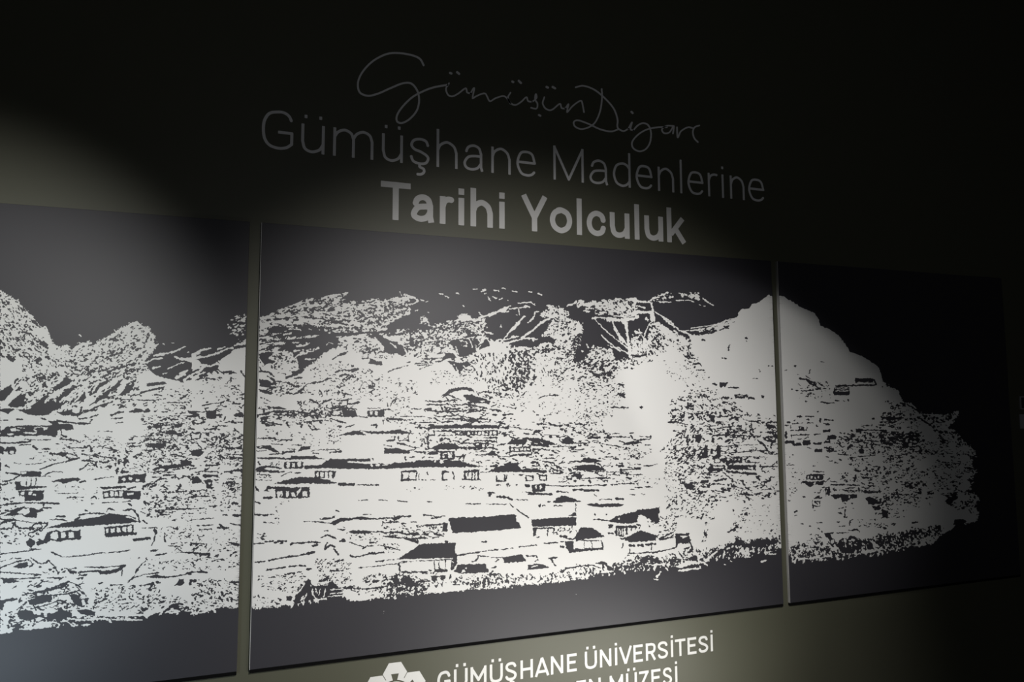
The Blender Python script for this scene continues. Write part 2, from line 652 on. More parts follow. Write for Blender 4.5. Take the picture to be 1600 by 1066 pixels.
l 530,280 600,260 700,210 820,170 900,130 1000,130 1060,110 1180,90 1230,80 1180,130 1230,150 1300,160 1420,130 1500,140 1600,120 1700,120 1700,2660 0,2660 0,1100 500,1100
d 0,600 120,590 200,570 300,540 310,560 250,590 200,610 220,640 180,650 100,610 60,620
d 0,700 60,680 100,670 180,680 200,695 150,700 60,710 10,740
t14 0,575 60,560
t10 50,545 100,530 150,520
t14 20,600 100,590 200,560 290,520 320,520
t16 0,600 60,650 150,660 200,640
t14 0,725 60,700 100,665
m60 -20 24 10 270,340 350,260 420,250 425,500 330,500 380,430 270,400
t10 330,500 420,475
t10 200,530 260,510
s10 60,740 120,735
n30 10 34 9 60,700 410,700 410,760 80,780
s8 30,770 100,750 180,765
s14 240,710 300,705
s8 200,690 240,715 320,710 350,720
s7 270,800 310,750 300,790
s10 380,700 410,740
n22 -15 24 7 100,790 400,780 400,900 0,920
s8 80,970 160,955 245,945
s6 100,985 110,1015 180,1010 235,1000
s5 190,975 240,970
s8 310,955 370,955
s8 270,930 300,940
n22 0 24 7 240,900 410,880 410,1000 260,1000
d 110,1030 190,1030 190,1065 110,1065
d 0,1010 20,1020 60,1040 0,1060
n74 -12 40 10 560,280 900,140 1220,90 1210,260 1000,240 700,270
n48 4 40 8 540,280 1200,270 1150,340 540,330
n48 10 44 10 900,200 1220,200 1230,340 1100,320
l 580,290 780,282 980,290 960,325 700,325 560,340
s16 590,300 610,300
s14 640,295 700,293
s12 730,290 750,292
s12 790,300 830,298
s8 880,280 1000,290 1100,310 1180,330
d 640,350 760,335 900,335 980,345 1090,360 1110,350 1100,390 1090,420 1150,440 1145,490 1120,520 1080,530 1050,550 1000,590 940,640 880,680 840,700 830,640 820,600 790,560 740,540 680,530 700,500 740,480 660,440 620,400 590,370
t9 540,345 620,340 740,330 860,328
t8 780,340 790,345
t8 840,345 860,342
t10 760,370 830,372 850,380
t10 740,350 820,360
t8 720,385 740,390
t8 920,370 930,378
t8 990,375 1000,380
t16 1040,380 1050,382
t14 1070,400 1080,375
t18 740,443 820,440 900,435 970,425
t16 960,428 990,412
t12 720,415 780,405
t9 640,410 700,405
t10 780,480 840,478
t14 820,505 870,500 910,480
t10 890,480 910,475
t20 850,560 900,545 960,530 985,520
t14 830,575 900,555
t12 800,545 870,535
t12 770,600 850,570
t4 1040,510 1070,475 1110,490
t8 880,610 960,605
l 520,470 580,440 680,430 640,450 560,480
n48 -14 40 9 540,360 620,370 660,420 740,480 720,510 520,560
s10 530,430 600,420 660,440
s9 530,490 620,470 740,465
s10 530,540 600,510 730,500
d 540,560 600,545 640,555 600,600 660,630 600,640 570,660 530,600
n48 60 26 9 520,560 700,560 700,680 520,680
n50 -25 24 8 640,560 820,560 830,640 700,650
n14 0 24 7 640,640 820,660 820,760 640,740
s14 740,750 800,735 870,690
s10 780,710 850,690
s12 800,760 860,750
d 810,700 870,680 850,720 760,745
s12 530,700 600,710 640,740
d 520,760 590,770 640,800 600,830 530,820
s16 620,830 650,830
s12 590,740 640,770 650,810
d 520,840 590,850 640,880 600,885 530,860
s9 660,780 740,790 800,810
s12 740,790 790,810
s12 800,820 850,815
s9 740,870 800,880 850,860 900,800 970,790
s14 930,795 960,790
s9 980,790 1020,780 1060,760 1090,755
s8 830,870 870,830
s8 1000,850 1020,890 1010,900
n50 -25 24 8 540,780 900,780 900,880 640,900
n30 -30 22 7 900,840 1200,820 1200,900 900,900
n40 35 34 8 520,880 620,920 620,1000 520,1000
d 620,980 680,975 750,1000 640,1000
s9 520,990 560,1000 560,1030 620,1020
s9 560,1040 640,1010 740,1020 800,1030
n50 -15 26 8 640,1010 860,1010 860,1065 560,1065
n56 -40 22 7 820,940 1060,920 1060,1065 880,1065
s8 920,920 1000,960 1090,920
s7 1090,940 1100,980 1150,970
s8 1140,930 1220,930 1210,970 1160,980 1150,950
s12 1230,960 1300,945
s10 1060,990 1150,985 1290,1000
s9 1100,1010 1200,1000
n48 0 26 8 1080,920 1240,920 1280,1065 1080,1065
d 1180,1020 1280,1025 1300,1060 1190,1060
s5 1370,993 1470,990
d 1370,1010 1500,1000 1500,1060 1370,1060
l 1390,1015 1410,1015 1410,1045 1390,1045
l 1425,1015 1440,1015 1440,1040 1425,1040
l 1460,1010 1475,1010 1475,1040 1460,1040
s7 1520,950 1525,1000
s12 1560,960 1590,930
s8 1550,985 1580,920 1600,920
s6 1100,605 1150,575 1220,545
s12 1140,580 1200,560
n48 -20 30 9 1150,500 1300,460 1440,460 1480,520 1360,560 1240,550
t12 1150,450 1220,440 1300,445 1350,430
t14 1150,490 1230,475 1300,485
d 1100,430 1200,430 1300,415 1390,400 1400,390 1300,395 1200,400 1100,400
d 1380,400 1430,390 1500,385 1600,360 1600,395 1520,400 1450,410 1500,430 1550,470 1600,500 1600,555 1560,555 1500,510 1480,490 1440,440
d 1530,340 1600,300 1600,360 1560,370
t10 1500,430 1560,460 1600,490
t8 1530,420 1600,440
n68 -10 34 10 1220,160 1400,150 1400,330 1220,320
m50 -25 30 10 1240,240 1380,240 1380,330 1240,330
n56 0 30 9 1150,340 1420,330 1400,390 1120,400
n48 0 26 9 1220,100 1600,110 1600,170 1240,170
n56 50 22 8 1390,190 1560,180 1560,330 1420,400 1380,340
n64 -20 34 9 1560,160 1700,160 1700,320 1560,300
d 1380,640 1400,600 1440,620 1480,625 1490,655 1440,650
s8 1330,600 1380,600
s8 1340,560 1420,540 1440,570
n40 -30 22 7 1340,480 1500,500 1500,600 1330,620
n50 60 20 7 1500,560 1600,560 1600,660 1520,640
s12 1240,690 1300,685
s9 1120,710 1180,690 1260,700
s10 1150,740 1200,725 1270,750
s10 1180,770 1230,730
s8 1200,780 1250,740
s7 1530,710 1600,690
s7 1380,680 1415,710 1390,715
n22 20 18 6 960,640 1180,620 1400,700 1500,860 1100,840 900,740
s8 1410,790 1430,820 1380,830
s7 1380,865 1430,845
n18 -20 18 6 1100,780 1600,700 1600,940 1140,920
s8 1170,870 1250,890
n30 20 22 6 1480,760 1600,760 1600,900 1480,860
T 300 640
s9 10,60 50,50 60,70 90,60
d 110,10 190,10 190,70 120,75
s8 0,20 100,20
s18 340,45 380,30
d 330,55 350,25 400,30 400,60
s16 75,100 100,100
s14 10,90 15,120
s16 315,95 330,105
s8 330,100 390,100
s10 110,155 180,150 210,120
s7 200,125 280,130
s12 0,180 40,190 60,180
s9 0,235 60,225 70,190
s8 80,180 130,185 135,215
s9 0,260 40,265 80,310
d 0,320 60,310 80,330 60,370 0,360
n50 -10 22 6 100,220 400,170 400,440 100,440
s14 270,305 380,300
s8 210,290 300,300 390,310
s12 300,378 390,380
s5 280,352 390,355
s10 110,440 210,435
s7 20,495 100,480
s14 0,440 10,440
s12 320,480 390,470
s14 360,465 390,490
s8 250,490 340,480
s18 95,520 195,518
s6 100,488 200,485
d 0,530 50,525 80,560 40,580 0,580
d 105,550 160,550 155,600 180,615 140,625 110,610
l 125,565 145,570 140,585 125,582
n50 -30 20 7 240,540 390,540 390,680 240,680
s14 270,570 310,570
s8 170,550 200,550
s5 0,635 120,630
s7 20,680 80,680
n20 0 20 7 0,600 240,640 380,700 380,800 0,820
s16 320,733 350,733
s7 130,755 200,755
s6 0,775 100,772
s16 320,828 380,828
s8 240,825 280,825
s6 0,862 100,855 170,850
s7 40,908 100,905 170,900
s9 60,940 150,935
s12 200,925 250,925 285,925
s14 215,895 235,915
s9 300,890 340,900 380,905
n16 0 20 6 0,940 380,940 380,1065 0,1065
s9 0,1045 70,1050
s9 310,1045 370,1050
s9 510,60 540,40 600,40
d 530,60 600,65 580,85 540,80
s9 540,40 620,20 700,25 740,15 800,10
s9 640,40 700,45 780,45
s14 550,105 600,120
s9 540,90 640,110 700,120
s9 580,130 640,120
s12 740,105 760,140
n40 0 24 7 500,40 860,0 860,140 560,130
s12 860,20 900,30 880,60
s8 870,50 960,50
s9 900,30 960,20 1000,40
s10 820,110 860,120 850,140
s9 880,100 960,90 1020,90
s8 910,120 940,160 1000,155
s8 930,110 970,150
n56 20 24 8 860,0 1100,0 1100,110 860,110
d 1170,0 1280,10 1270,60 1180,55
s8 1060,40 1170,50
s9 1080,70 1140,90 1200,105
d 1370,10 1490,10 1490,60 1380,60
l 1390,15 1410,15 1410,40 1390,40
l 1430,15 1450,15 1450,45 1430,45
s6 1290,50 1370,65
s12 1140,130 1160,135
s9 1200,140 1270,120
s12 1400,125 1440,120 1440,145
s12 1495,85 1500,110
s12 1520,85 1550,110
s5 1540,80 1600,75
d 1140,205 1200,185 1260,165 1300,165 1330,180 1370,205 1290,198
d 1310,165 1400,170 1500,170 1580,155 1600,160 1600,190 1480,190 1400,190
n40 -30 20 6 1040,120 1160,120 1160,270 1060,260
n16 0 20 6 560,140 1000,200 1000,300 520,250
s6 510,228 600,225 660,235 780,240
s12 600,225 650,225
s9 660,180 665,205
s6 620,270 710,275
s6 780,278 860,280
d 500,285 560,280 610,280 640,305 690,340 640,335 580,310 510,305
l 530,290 550,288 550,296 530,298
s6 500,325 580,320
s14 710,335 800,328
s7 600,350 680,345 720,345
d 850,290 930,285 920,310 870,315 850,330 830,325
s4 740,305 820,315
s5 930,325 1000,315 1150,310
s6 940,345 960,340 990,345
s10 1090,335 1170,330
n30 0 24 6 1060,310 1220,315 1210,345 1060,345
d 500,375 640,373 760,380 820,365 930,370 960,355 990,380 1050,390 900,390 700,392 500,385
s12 780,370 940,372
d 1050,400 1080,385 1150,385 1390,385 1395,408 1220,405 1220,415 1300,420 1390,425 1600,418 1600,465 1200,465 1060,460 980,460 870,465 880,440 950,435 1010,435
l 1395,430 1410,430 1415,445 1400,445
l 1435,428 1465,430 1460,445 1430,442
t6 1480,440 1520,432
s8 1410,385 1415,395
l 900,400 980,400 1040,400 1000,430 900,428
s8 1190,400 1215,400
n56 -30 26 8 600,405 700,405 720,460 620,440
d 720,410 870,410 870,450 860,465 720,465
l 740,415 765,415 760,455 738,458
l 785,420 805,420 805,450 780,452
l 820,415 850,415 850,440 830,448
s10 520,410 530,430
d 500,460 540,440 620,440 560,465 620,475 700,480 680,495 600,490 500,490
s10 540,450 600,445 700,460
s9 610,490 720,485
s8 700,520 760,490 780,490
s9 800,495 850,495
s5 500,550 620,555
s7 510,510 600,510
n48 0 22 6 510,500 620,500 620,535 520,535
d 955,480 1130,480 1110,540 1140,540 1060,535 960,535
l 975,490 990,490 988,525 972,525
l 1003,488 1025,488 1025,530 1005,530
l 1037,488 1058,488 1058,535 1037,535
l 1072,488 1092,488 1095,530 1070,535
d 630,580 700,560 760,545 810,530 850,527 960,530 1040,545 1130,575 1060,582 900,578 760,585
s20 1155,585 1265,585
s8 1290,590 1415,590
s10 1435,590 1458,590
d 590,600 700,605 780,610 920,605 920,690 860,692 700,695 650,690 650,640 560,640
l 662,640 668,640 665,690 680,690 700,640
l 590,625 650,620 650,640 610,640
l 735,640 760,640 750,685 735,680
l 775,650 800,650 810,685 780,680
l 865,640 900,640 900,680 860,680
l 690,645 705,640 710,675 700,690
l 815,640 850,615 850,640 820,670
s6 840,680 860,610
s16 560,690 620,690
s10 490,600 520,640
s8 490,720 530,735
n14 0 18 5 640,740 780,700 780,720 640,780
s14 560,828 590,825
s12 490,820 540,825
s7 540,825 640,820
s6 560,880 640,890
n40 60 16 5 640,770 670,770 690,910 650,890
s16 560,970 565,972
s16 545,1010 565,1015
s5 510,970 560,985
s6 510,1005 580,990
s7 870,875 920,875
d 890,872 1000,875 1080,885 1110,870 1150,850 1230,850 1300,838 1350,840 1400,850 1600,845 1600,855 1440,862 1320,862 1260,860 1180,875 1110,905 1060,890 960,882
s12 1030,855 1090,850 1110,840
s9 1000,855 1030,860
s9 1130,790 1150,800
s6 1300,712 1370,706
s6 1460,706 1520,712
s5 1340,820 1400,820
s8 1480,910 1490,875 1590,880
s18 1250,958 1400,960 1600,960
s10 1500,990 1600,995
t6 1400,962 1500,968
s7 1030,950 1060,948
s9 1010,1000 1060,980 1120,1010
s7 1140,935 1190,945
s16 1170,1025 1190,1020
s8 1300,990 1320,1000
T 300 800
s14 650,240 680,230 740,230
s12 570,235 630,230
s10 690,250 710,240
s12 770,260 780,245 860,245
s12 860,243 920,235 1000,240
s14 940,265 980,260
s7 470,250 560,245
s8 490,395 570,388
s11 600,380 680,365 760,350 830,345 880,330
s16 890,330 960,315
s10 585,455 640,445 730,433
s10 755,430 820,420 885,422
s10 750,485 800,478
s7 770,510 810,500
s7 820,475 850,470
s8 600,515 650,510
s14 905,450 930,446
s8 310,240 330,260 370,262
d 0,315 80,320 140,320 145,350 80,335 0,330
s10 0,300 30,290 40,280
s7 20,250 100,250
s12 0,470 60,470 120,475
s9 60,440 80,470
d 0,530 30,525 40,545 10,555
s9 300,340 340,315
s9 220,370 240,380
n30 -15 22 7 0,240 370,260 370,460 0,440
n50 0 22 8 60,520 370,530 370,740 0,740 0,620
s8 200,560 220,580
s9 310,550 360,545
s12 310,695 360,690
s16 215,670 235,690
n30 0 22 6 500,500 900,480 840,640 560,600
s16 680,595 690,600
s10 1040,270 1060,240
s12 1040,290 1080,260 1110,270
s12 1110,290 1140,330
s16 1160,230 1190,225
s9 1230,235 1280,255 1340,275
s9 1330,290 1370,265 1420,265
s10 1390,240 1440,240
s8 1450,260 1600,275
s8 1550,270 1600,300
s14 1240,345 1280,355
s8 1280,350 1340,345
s12 1340,340 1400,325 1470,320
s9 1430,330 1530,310
s8 1020,200 1060,180 1130,210
s5 1300,437 1450,425 1600,405
s7 1430,390 1540,378
s8 1570,372 1600,372
s8 1080,462 1180,458
s10 1140,385 1175,375
n40 -35 22 6 960,370 1250,370 1250,560 980,540
n24 0 20 6 1180,120 1600,200 1600,240 1240,220
d 820,620 860,570 910,525 930,540 930,575 1040,575 1090,540 1120,560 1150,590 1240,590 1350,600 1300,605 1230,600 1180,610 1180,660 1240,690 1400,680 1600,650 1900,590 1900,1065 0,1065 0,800 100,790 200,735 360,745 480,748 640,740 700,730 800,715
n48 -30 26 9 1000,520 1120,500 1140,580 980,580
t9 940,600 940,640 970,680
t7 965,600 975,640
t7 1000,600 990,650
t7 1045,600 1025,680
t8 1090,610 1180,600
t9 1080,640 1200,630
t8 950,690 1050,680
t8 1060,660 1200,655
t9 880,560 850,610 820,640
t8 900,640 870,690
t7 940,560 1060,550
t16 560,700 660,720 780,720
t14 690,700 780,690
t14 850,690 870,660
l 1200,605 1300,610 1400,600 1530,595 1530,620 1400,640 1260,660 1200,630
m40 -10 34 10 1240,660 1560,620 1560,660 1260,690
t14 1240,690 1340,685 1400,670
t10 1540,660 1570,645
n48 -20 26 8 1240,600 1540,600 1540,660 1300,660
n48 -50 22 7 1320,500 1560,470 1560,590 1340,570
s16 1420,510 1430,500
s16 1420,545 1450,540
s20 1570,550 1590,540
d 1340,600 1440,585 1600,575 1600,600 1440,595 1350,605
s12 1200,600 1270,580
n50 -60 24 7 1150,490 1220,490 1210,570 1160,560
d 640,700 690,720 660,730
d 740,660 790,660 770,700 735,695
s16 680,680 690,690
n26 0 18 8 480,640 640,680 640,740 480,740
n50 0 26 10 0,740 200,740 100,800 0,790
t20 30,785 40,790
t16 170,760 180,780
t16 100,770 150,750
T 600 440
d 120,0 290,0 290,380 200,370 60,370 10,360 100,300 200,245 210,210 240,170 270,150 240,120 160,100 130,70
l 290,260 320,270 350,320 400,330 480,310 560,300 600,250 660,260 700,290 780,290 800,330 760,400 820,450 900,470 1000,500 1100,500 1180,520 1250,470 1320,480 1350,450 1240,420 1260,380 1330,280 1240,290 1220,260 1290,200 1380,210 1450,240 1440,290 1540,330 1550,400 1480,430 1480,600 1500,660 1600,690 2000,600 2000,2600 0,2600 0,600 200,540 240,500 210,400 290,380
t10 120,80 140,110 130,130
t12 160,100 200,120 240,125 265,150 240,170 180,190
t9 160,110 180,130 240,130
t12 0,160 80,150 160,160
t14 0,340 80,300 160,260 200,250
t10 170,210 200,205 205,220
t8 280,140 310,150
t8 330,160 345,155
t10 245,228 260,225
t10 340,242 350,242
n50 20 24 8 0,160 160,160 180,240 60,290 0,300
d 0,440 60,450 120,490 200,530 180,560 140,585 100,560 60,570 0,550
t12 0,430 100,480 230,520
t10 50,480 100,520
t8 150,510 180,560 170,580
s8 20,400 60,420 120,410
n48 20 26 8 20,370 300,390 300,480 200,500 60,430
n50 -20 24 8 220,330 480,320 600,300 780,310 760,400 600,430 500,460 260,520 220,470
n50 70 22 8 280,260 500,320 480,400 300,400
n50 -25 26 7 240,480 520,430 520,560 220,590
n40 50 18 6 440,340 780,310 780,400 500,400
d 330,330 360,360 300,400 290,350
s8 600,320 680,310 740,330
s12 620,440 700,420 760,420
d 500,480 540,455 600,445 640,450 680,440 740,450 770,440 740,510 720,540 680,570 620,590 580,590 560,540 530,500
t8 560,510 575,560 590,585
t8 665,450 690,500 690,520
t8 690,450 710,480 720,520
t8 740,450 745,490 720,530
m60 0 20 7 590,460 660,450 660,500 600,510
d 760,490 790,450 820,450 830,500 780,520 740,540
d 490,560 540,560 560,590 500,600 440,625
s7 400,628 440,625 500,595
s6 270,640 340,635
s6 260,655 330,650
s5 280,685 340,660 380,650
s7 30,710 80,685 190,655
d 490,620 540,620 600,640 650,620 680,650 620,680 600,700 560,700 540,660
t8 550,640 570,690 590,710
t8 620,660 640,680
n48 30 24 8 480,560 760,540 760,700 600,720
n24 20 20 6 360,700 720,680 720,800 360,820
n64 80 28 10 720,560 1140,540 1150,740 1080,840 860,860 720,760
n48 60 24 9 1000,540 1180,560 1180,820 1000,820
n48 30 24 8 840,820 1100,800 1060,920 860,900
n48 20 24 8 1300,470 1480,440 1490,600 1320,560
n64 -30 24 8 1240,300 1540,320 1480,420 1260,420
n56 60 22 8 1250,210 1450,210 1450,290 1330,320 1240,280
n50 10 24 9 940,500 1300,490 1320,600 1000,560
d 1000,490 1060,470 1100,465 1240,440 1300,420 1300,470 1250,480 1180,500 1120,500 1060,510
n40 0 20 8 1160,520 1360,520 1360,560 1160,560
t9 780,400 770,440 740,500
t8 800,440 830,480 870,500
t14 750,280 850,255 920,220 960,205
t22 820,265 900,230 960,208
t10 960,205 990,190
t9 980,215 1060,205 1120,200
t10 920,240 970,235
t10 1050,170 1150,160
t9 1080,205 1110,190 1140,200
t9 1150,165 1180,185
t12 920,470 960,420 1010,360 1060,310 1100,270
t20 990,390 1060,310
t10 1050,220 1060,260
t8 1040,265 1030,262
t8 930,460 1000,440 1050,430
t12 920,490 1020,465 1100,445 1170,445
t16 1080,440 1160,380 1230,320 1300,285 1340,265
t10 1130,320 1170,280 1180,240 1210,235
t10 1160,450 1165,470
t8 1180,455 1200,448
t8 915,340 910,360
t7 960,410 970,415
t10 1000,430 1020,430
t14 820,400 850,410
t10 785,390 800,400 830,400
t8 800,360 808,365
t9 880,460 920,450
t12 1230,250 1260,240
t14 1280,190 1310,195
t12 1430,190 1480,175 1500,160
t14 1520,200 1540,170 1560,155
t8 1330,250 1350,220 1400,210
d 1480,430 1550,400 1560,330 1600,320 1900,320 1900,560 1600,600 1540,620 1490,600
m60 50 24 8 1460,300 1560,330 1540,480 1480,600 1450,500
t8 1540,540 1560,550
t8 1580,490 1600,520
t9 430,95 460,100
t8 480,115 505,125
t7 570,90 590,100
t8 700,60 730,60
t9 760,80 790,65
t9 860,68 900,75
t9 920,50 950,60
t8 1000,75 1040,80
t8 1130,80 1155,85
t10 1205,95 1230,105
t8 810,120 830,150
t8 850,120 880,135
t7 900,140 930,130
t6 620,190 630,195
t7 965,145 975,150
t5 780,95 800,90
t7 740,240 760,262
d 0,1000 60,1000 0,1010
n26 -30 20 6 0,740 260,780 260,900 0,920
s9 50,970 70,930 110,915
s8 80,950 90,930
s9 140,910 155,910
s7 25,950 28,980
n20 0 16 6 100,920 200,900 220,1020 80,1020
d 440,900 480,870 520,840 600,825 680,830 720,870 660,850 600,850 540,860 490,890
s8 460,905 500,885 560,910 580,920
l 590,900 600,885 620,890 625,910 600,915
d 620,885 680,880 740,905 830,935 820,960 780,950 700,950 640,920
l 740,930 790,930 770,945
s7 720,860 740,890
s8 320,932 400,940 500,935 570,930
n50 0 26 8 470,910 640,920 720,960 480,960
s8 330,965 360,960 460,965 500,960
s8 540,960 600,965 650,960 740,975 800,990
s8 320,1000 360,1000
d 340,990 370,990 380,1015 340,1015
s9 380,1010 440,1020 560,1015 640,1010
s8 450,980 460,1020
s9 480,980 500,1015
s12 560,1000 590,990
s10 660,1010 700,1015 790,1010
n48 0 24 8 400,960 700,960 790,1000 780,1020 400,1020
s8 830,1000 900,1005
s8 850,1040 880,1042
s7 930,1040 1010,1038
s8 740,870 800,860 840,870
n40 20 20 7 740,850 860,850 860,960 760,930
s6 1200,920 1240,895 1300,890 1360,888
s10 1330,885 1360,890
n40 70 18 6 1200,940 1260,940 1260,1000 1200,1000
s9 1080,890 1110,860
n22 70 16 6 1100,560 1500,600 1380,820 1140,820
n14 -20 14 6 880,860 1240,860 1060,1000 880,980
n12 0 14 6 1300,700 1600,700 1600,1060 1300,1060
s9 1500,850 1505,835
T 600 640
s6 130,54 260,55 320,58
s5 0,70 40,70
s9 20,80 50,100
s10 40,80 130,75 180,90
d 80,82 120,66 150,75 130,82
s6 200,105 330,103 410,100
s8 245,140 320,140
s7 400,75 450,100 480,95
s9 480,75 600,75 720,80
s7 460,100 540,95
s8 600,85 700,90 730,85
s9 730,72 810,75
s6 600,55 700,70
s9 420,55 480,58
s7 530,50 580,40
d 325,160 345,140 390,122 540,118 720,120 885,122 890,150 600,148 350,152
s12 895,145 910,105
s7 910,140 980,135 1060,145
s5 1060,150 1160,160
s10 350,200 395,200 390,170
s6 405,170 550,170
s6 450,205 540,203
d 555,165 890,162 890,205 555,205
l 570,175 585,175 585,195 570,195
l 595,175 610,175 610,195 595,195
l 620,175 632,175 632,195 620,195
l 650,180 665,175 675,195 655,198
l 690,175 700,175 700,195 690,195
l 712,175 724,175 724,195 712,195
l 735,175 755,175 755,198 735,198
l 765,172 785,172 785,198 765,198
l 795,172 815,172 815,198 795,198
l 825,172 845,172 845,196 825,196
l 855,172 875,172 875,196 855,196
d 0,175 60,165 90,160 130,155 160,170 250,190 180,190 80,190 0,190
s12 20,245 80,240 85,215
s8 110,210 115,245 190,240 190,205
s6 60,215 90,210
d 0,300 60,305 110,300 180,320 245,305 245,312 200,330 210,345 100,345 0,345
s8 100,260 180,280 245,300
s6 0,280 60,290
s10 130,270 160,270
d 350,305 400,285 450,262 540,262 600,290 680,295 760,290 770,310 600,310 420,315
s10 440,245 480,225 510,235 520,250
s10 345,210 340,260 350,300
s8 280,240 310,230 320,270
n50 60 20 7 270,160 350,160 350,300 290,300
s10 620,250 660,235
s7 540,240 600,260 680,265
d 680,265 720,255 780,262 860,270 860,300 720,295
l 770,272 790,272 790,295 768,295
l 800,275 850,275 850,295 800,295
l 720,270 740,268 740,275 720,278
s10 710,245 840,245
s8 780,220 880,220 880,250 840,250
s8 760,300 860,300
d 300,330 420,325 420,355 320,355
l 330,330 350,335 340,350 320,345
s9 240,330 300,335
d 440,325 550,325 550,395 440,390
l 460,345 490,340 470,375 455,380
l 500,335 530,330 530,380 495,380
s8 550,370 620,365 640,355
s10 600,365 590,390
s10 625,370 620,400
d 0,430 100,415 230,410 270,395 380,398 500,395 600,400 650,420 780,448 600,452 400,452 100,458 0,465
l 390,402 405,400 405,415 392,412
l 440,400 455,400 470,420 440,425
t6 0,440 30,430
s7 735,410 745,440
s5 720,410 750,412
s8 165,370 170,400
s8 200,375 240,370
s7 350,372 380,378
s7 320,370 300,378
s12 140,555 140,485 250,482
s12 150,550 250,550
s7 200,490 190,540
s7 255,490 250,540
s5 275,500 275,550 330,550
s6 335,490 345,510
s6 360,550 400,550
s14 455,550 460,485 500,490
s10 470,550 490,548
s9 535,490 548,510 545,545
s8 610,545 680,550 755,550
s14 635,545 630,485 740,478 735,540
s9 660,490 655,520
s9 690,495 685,540
s7 710,490 710,540
n16 0 14 6 160,600 300,600 320,640 160,640
n26 0 16 7 450,595 780,600 780,630 470,635
s5 0,710 30,712
s6 100,712 185,722
s6 335,722 375,722
s5 640,738 780,737 900,742 960,742
s8 0,848 80,850 120,830
s10 80,830 90,860 140,835 210,835
s10 0,885 80,880 80,860
s10 310,825 380,830 410,845 450,838
s8 410,848 370,850
s7 450,835 475,835
s9 140,890 170,892
s8 210,880 250,880
s12 310,905 360,905 440,900 490,890
d 470,890 500,885 495,955 460,955 455,930
s12 0,965 80,960 130,960
d 130,970 200,965 350,965 340,985 200,985
d 380,960 460,975 440,990 390,980
n40 0 22 8 0,900 480,900 460,1000 0,1000
l 270,965 300,962 310,975 280,980
s10 0,990 100,1000 200,1010 340,1005
s8 380,1005 430,995
d 160,1010 200,1010 270,1020 270,1050 240,1040 180,1020
s9 540,50 480,50
s8 850,42 880,42
s8 930,42 1010,38
s12 840,5 900,8
s10 920,190 960,180
s10 940,200 980,200
s9 980,210 1030,230
d 870,285 920,265 955,262 950,275 890,285
d 965,270 990,245 1000,232 1060,235 1120,240 1100,275 1000,272
d 1080,220 1180,222 1260,235 1350,275 1280,280 1300,295 1240,290 1160,285 1140,250 1080,235
t6 1120,240 1200,270
t6 1220,250 1240,270
s8 1160,195 1200,170 1230,200
s5 1235,180 1235,250
s5 1090,185 1200,200
s5 1250,200 1370,205
s12 1290,215 1310,215
d 1190,118 1230,105 1290,122
s10 1300,120 1380,130
n36 0 20 7 1280,90 1600,80 1600,180 1380,170
s8 1480,160 1550,185
r 1370,240 1380,215 1430,205 1470,240 1490,265 1420,270
d 1390,235 1410,215 1440,215 1490,262 1430,265 1400,255
s8 1480,262 1500,262
s5 1320,290 1520,288
s6 1440,300 1520,298
s10 1475,332 1510,332
d 975,295 1140,290 1150,330 980,335
l 995,305 1010,305 1010,325 995,325
l 1022,305 1050,305 1050,325 1022,325
l 1062,300 1085,300 1085,322 1062,322
l 1095,305 1110,305 1110,322 1095,322
l 1120,305 1135,305 1135,322 1120,322
s9 1160,310 1165,330 1200,335 1215,315
s8 1160,310 1210,310
s9 980,350 990,365 1040,350 1100,350
s10 1060,360 1150,350
s8 1240,310 1290,320
n30 -10 20 7 1140,340 1200,340 1200,400 1140,400
s6 1240,385 1340,380 1360,360
s6 720,330 800,325
s6 720,358 800,355
d 780,355 830,330 862,320 870,345 910,370 860,360
s5 900,368 1000,370
d 800,490 840,470 880,450 960,430 1040,430 1060,450 1080,470 1140,460 1270,480 1275,495 1140,492 1040,488
s14 835,445 880,440
s12 940,430 1040,425
s10 1150,420 1200,410 1210,435
s8 1160,440 1210,440
n48 0 20 8 1140,450 1270,455 1270,490 1140,480
s5 760,490 820,488
s9 880,520 880,560 950,560 960,515
s7 940,510 945,555
s9 880,590 910,590
n40 -30 22 8 950,580 1060,580 1040,610 960,610
s9 1110,520 1110,555 1160,555 1165,520 1110,520
s10 1215,515 1215,550 1270,555 1270,515 1215,515
d 1100,580 1140,590 1140,610 1105,610
d 1155,590 1260,575 1260,640 1160,645
l 1210,600 1225,590 1235,610 1220,630
l 1180,600 1190,590 1195,620 1185,630
s6 1080,645 1240,655
s12 1130,662 1310,662
s7 1260,592 1340,598 1530,600
s8 1240,405 1330,420 1340,440 1400,470
s8 1270,430 1330,470 1380,480
s9 1300,500 1380,500 1400,490
n48 40 26 8 1250,410 1340,420 1420,480 1400,515 1290,500
s8 1440,505 1500,490
n30 0 20 6 1340,500 1500,500 1500,580 1360,580
s9 1480,560 1520,570 1600,595
d 1480,500 1540,495 1535,540 1480,520
s9 1540,500 1540,540 1600,540
d 1470,450 1530,430 1600,435 1600,475 1480,475
t6 1480,455 1530,450
s10 1470,410 1550,400
d 1530,405 1580,380 1600,382 1600,410 1540,412
s9 1350,642 1440,648
s12 1480,630 1600,630
d 1310,730 1350,690 1400,675 1440,678 1490,700 1555,720 1420,725
s10 1280,722 1295,722
d 1205,745 1225,740 1225,765 1205,760
s6 1240,755 1255,750
s8 1330,755 1345,748 1360,755 1390,750
s10 1500,740 1545,740 1550,790 1500,795 1500,740
s7 1520,745 1520,780
d 1440,830 1490,805 1560,830 1500,835
s10 815,650 860,650
s16 825,670 835,660
s14 880,682 940,685 980,690
s12 980,695 1000,705
s5 1000,705 1130,708
s8 985,735 1010,765
s10 1040,785 1090,820 1130,845
d 505,848 700,840 860,835 900,825 1020,820 1035,835 1035,878 1055,885 1075,928 800,950 530,968
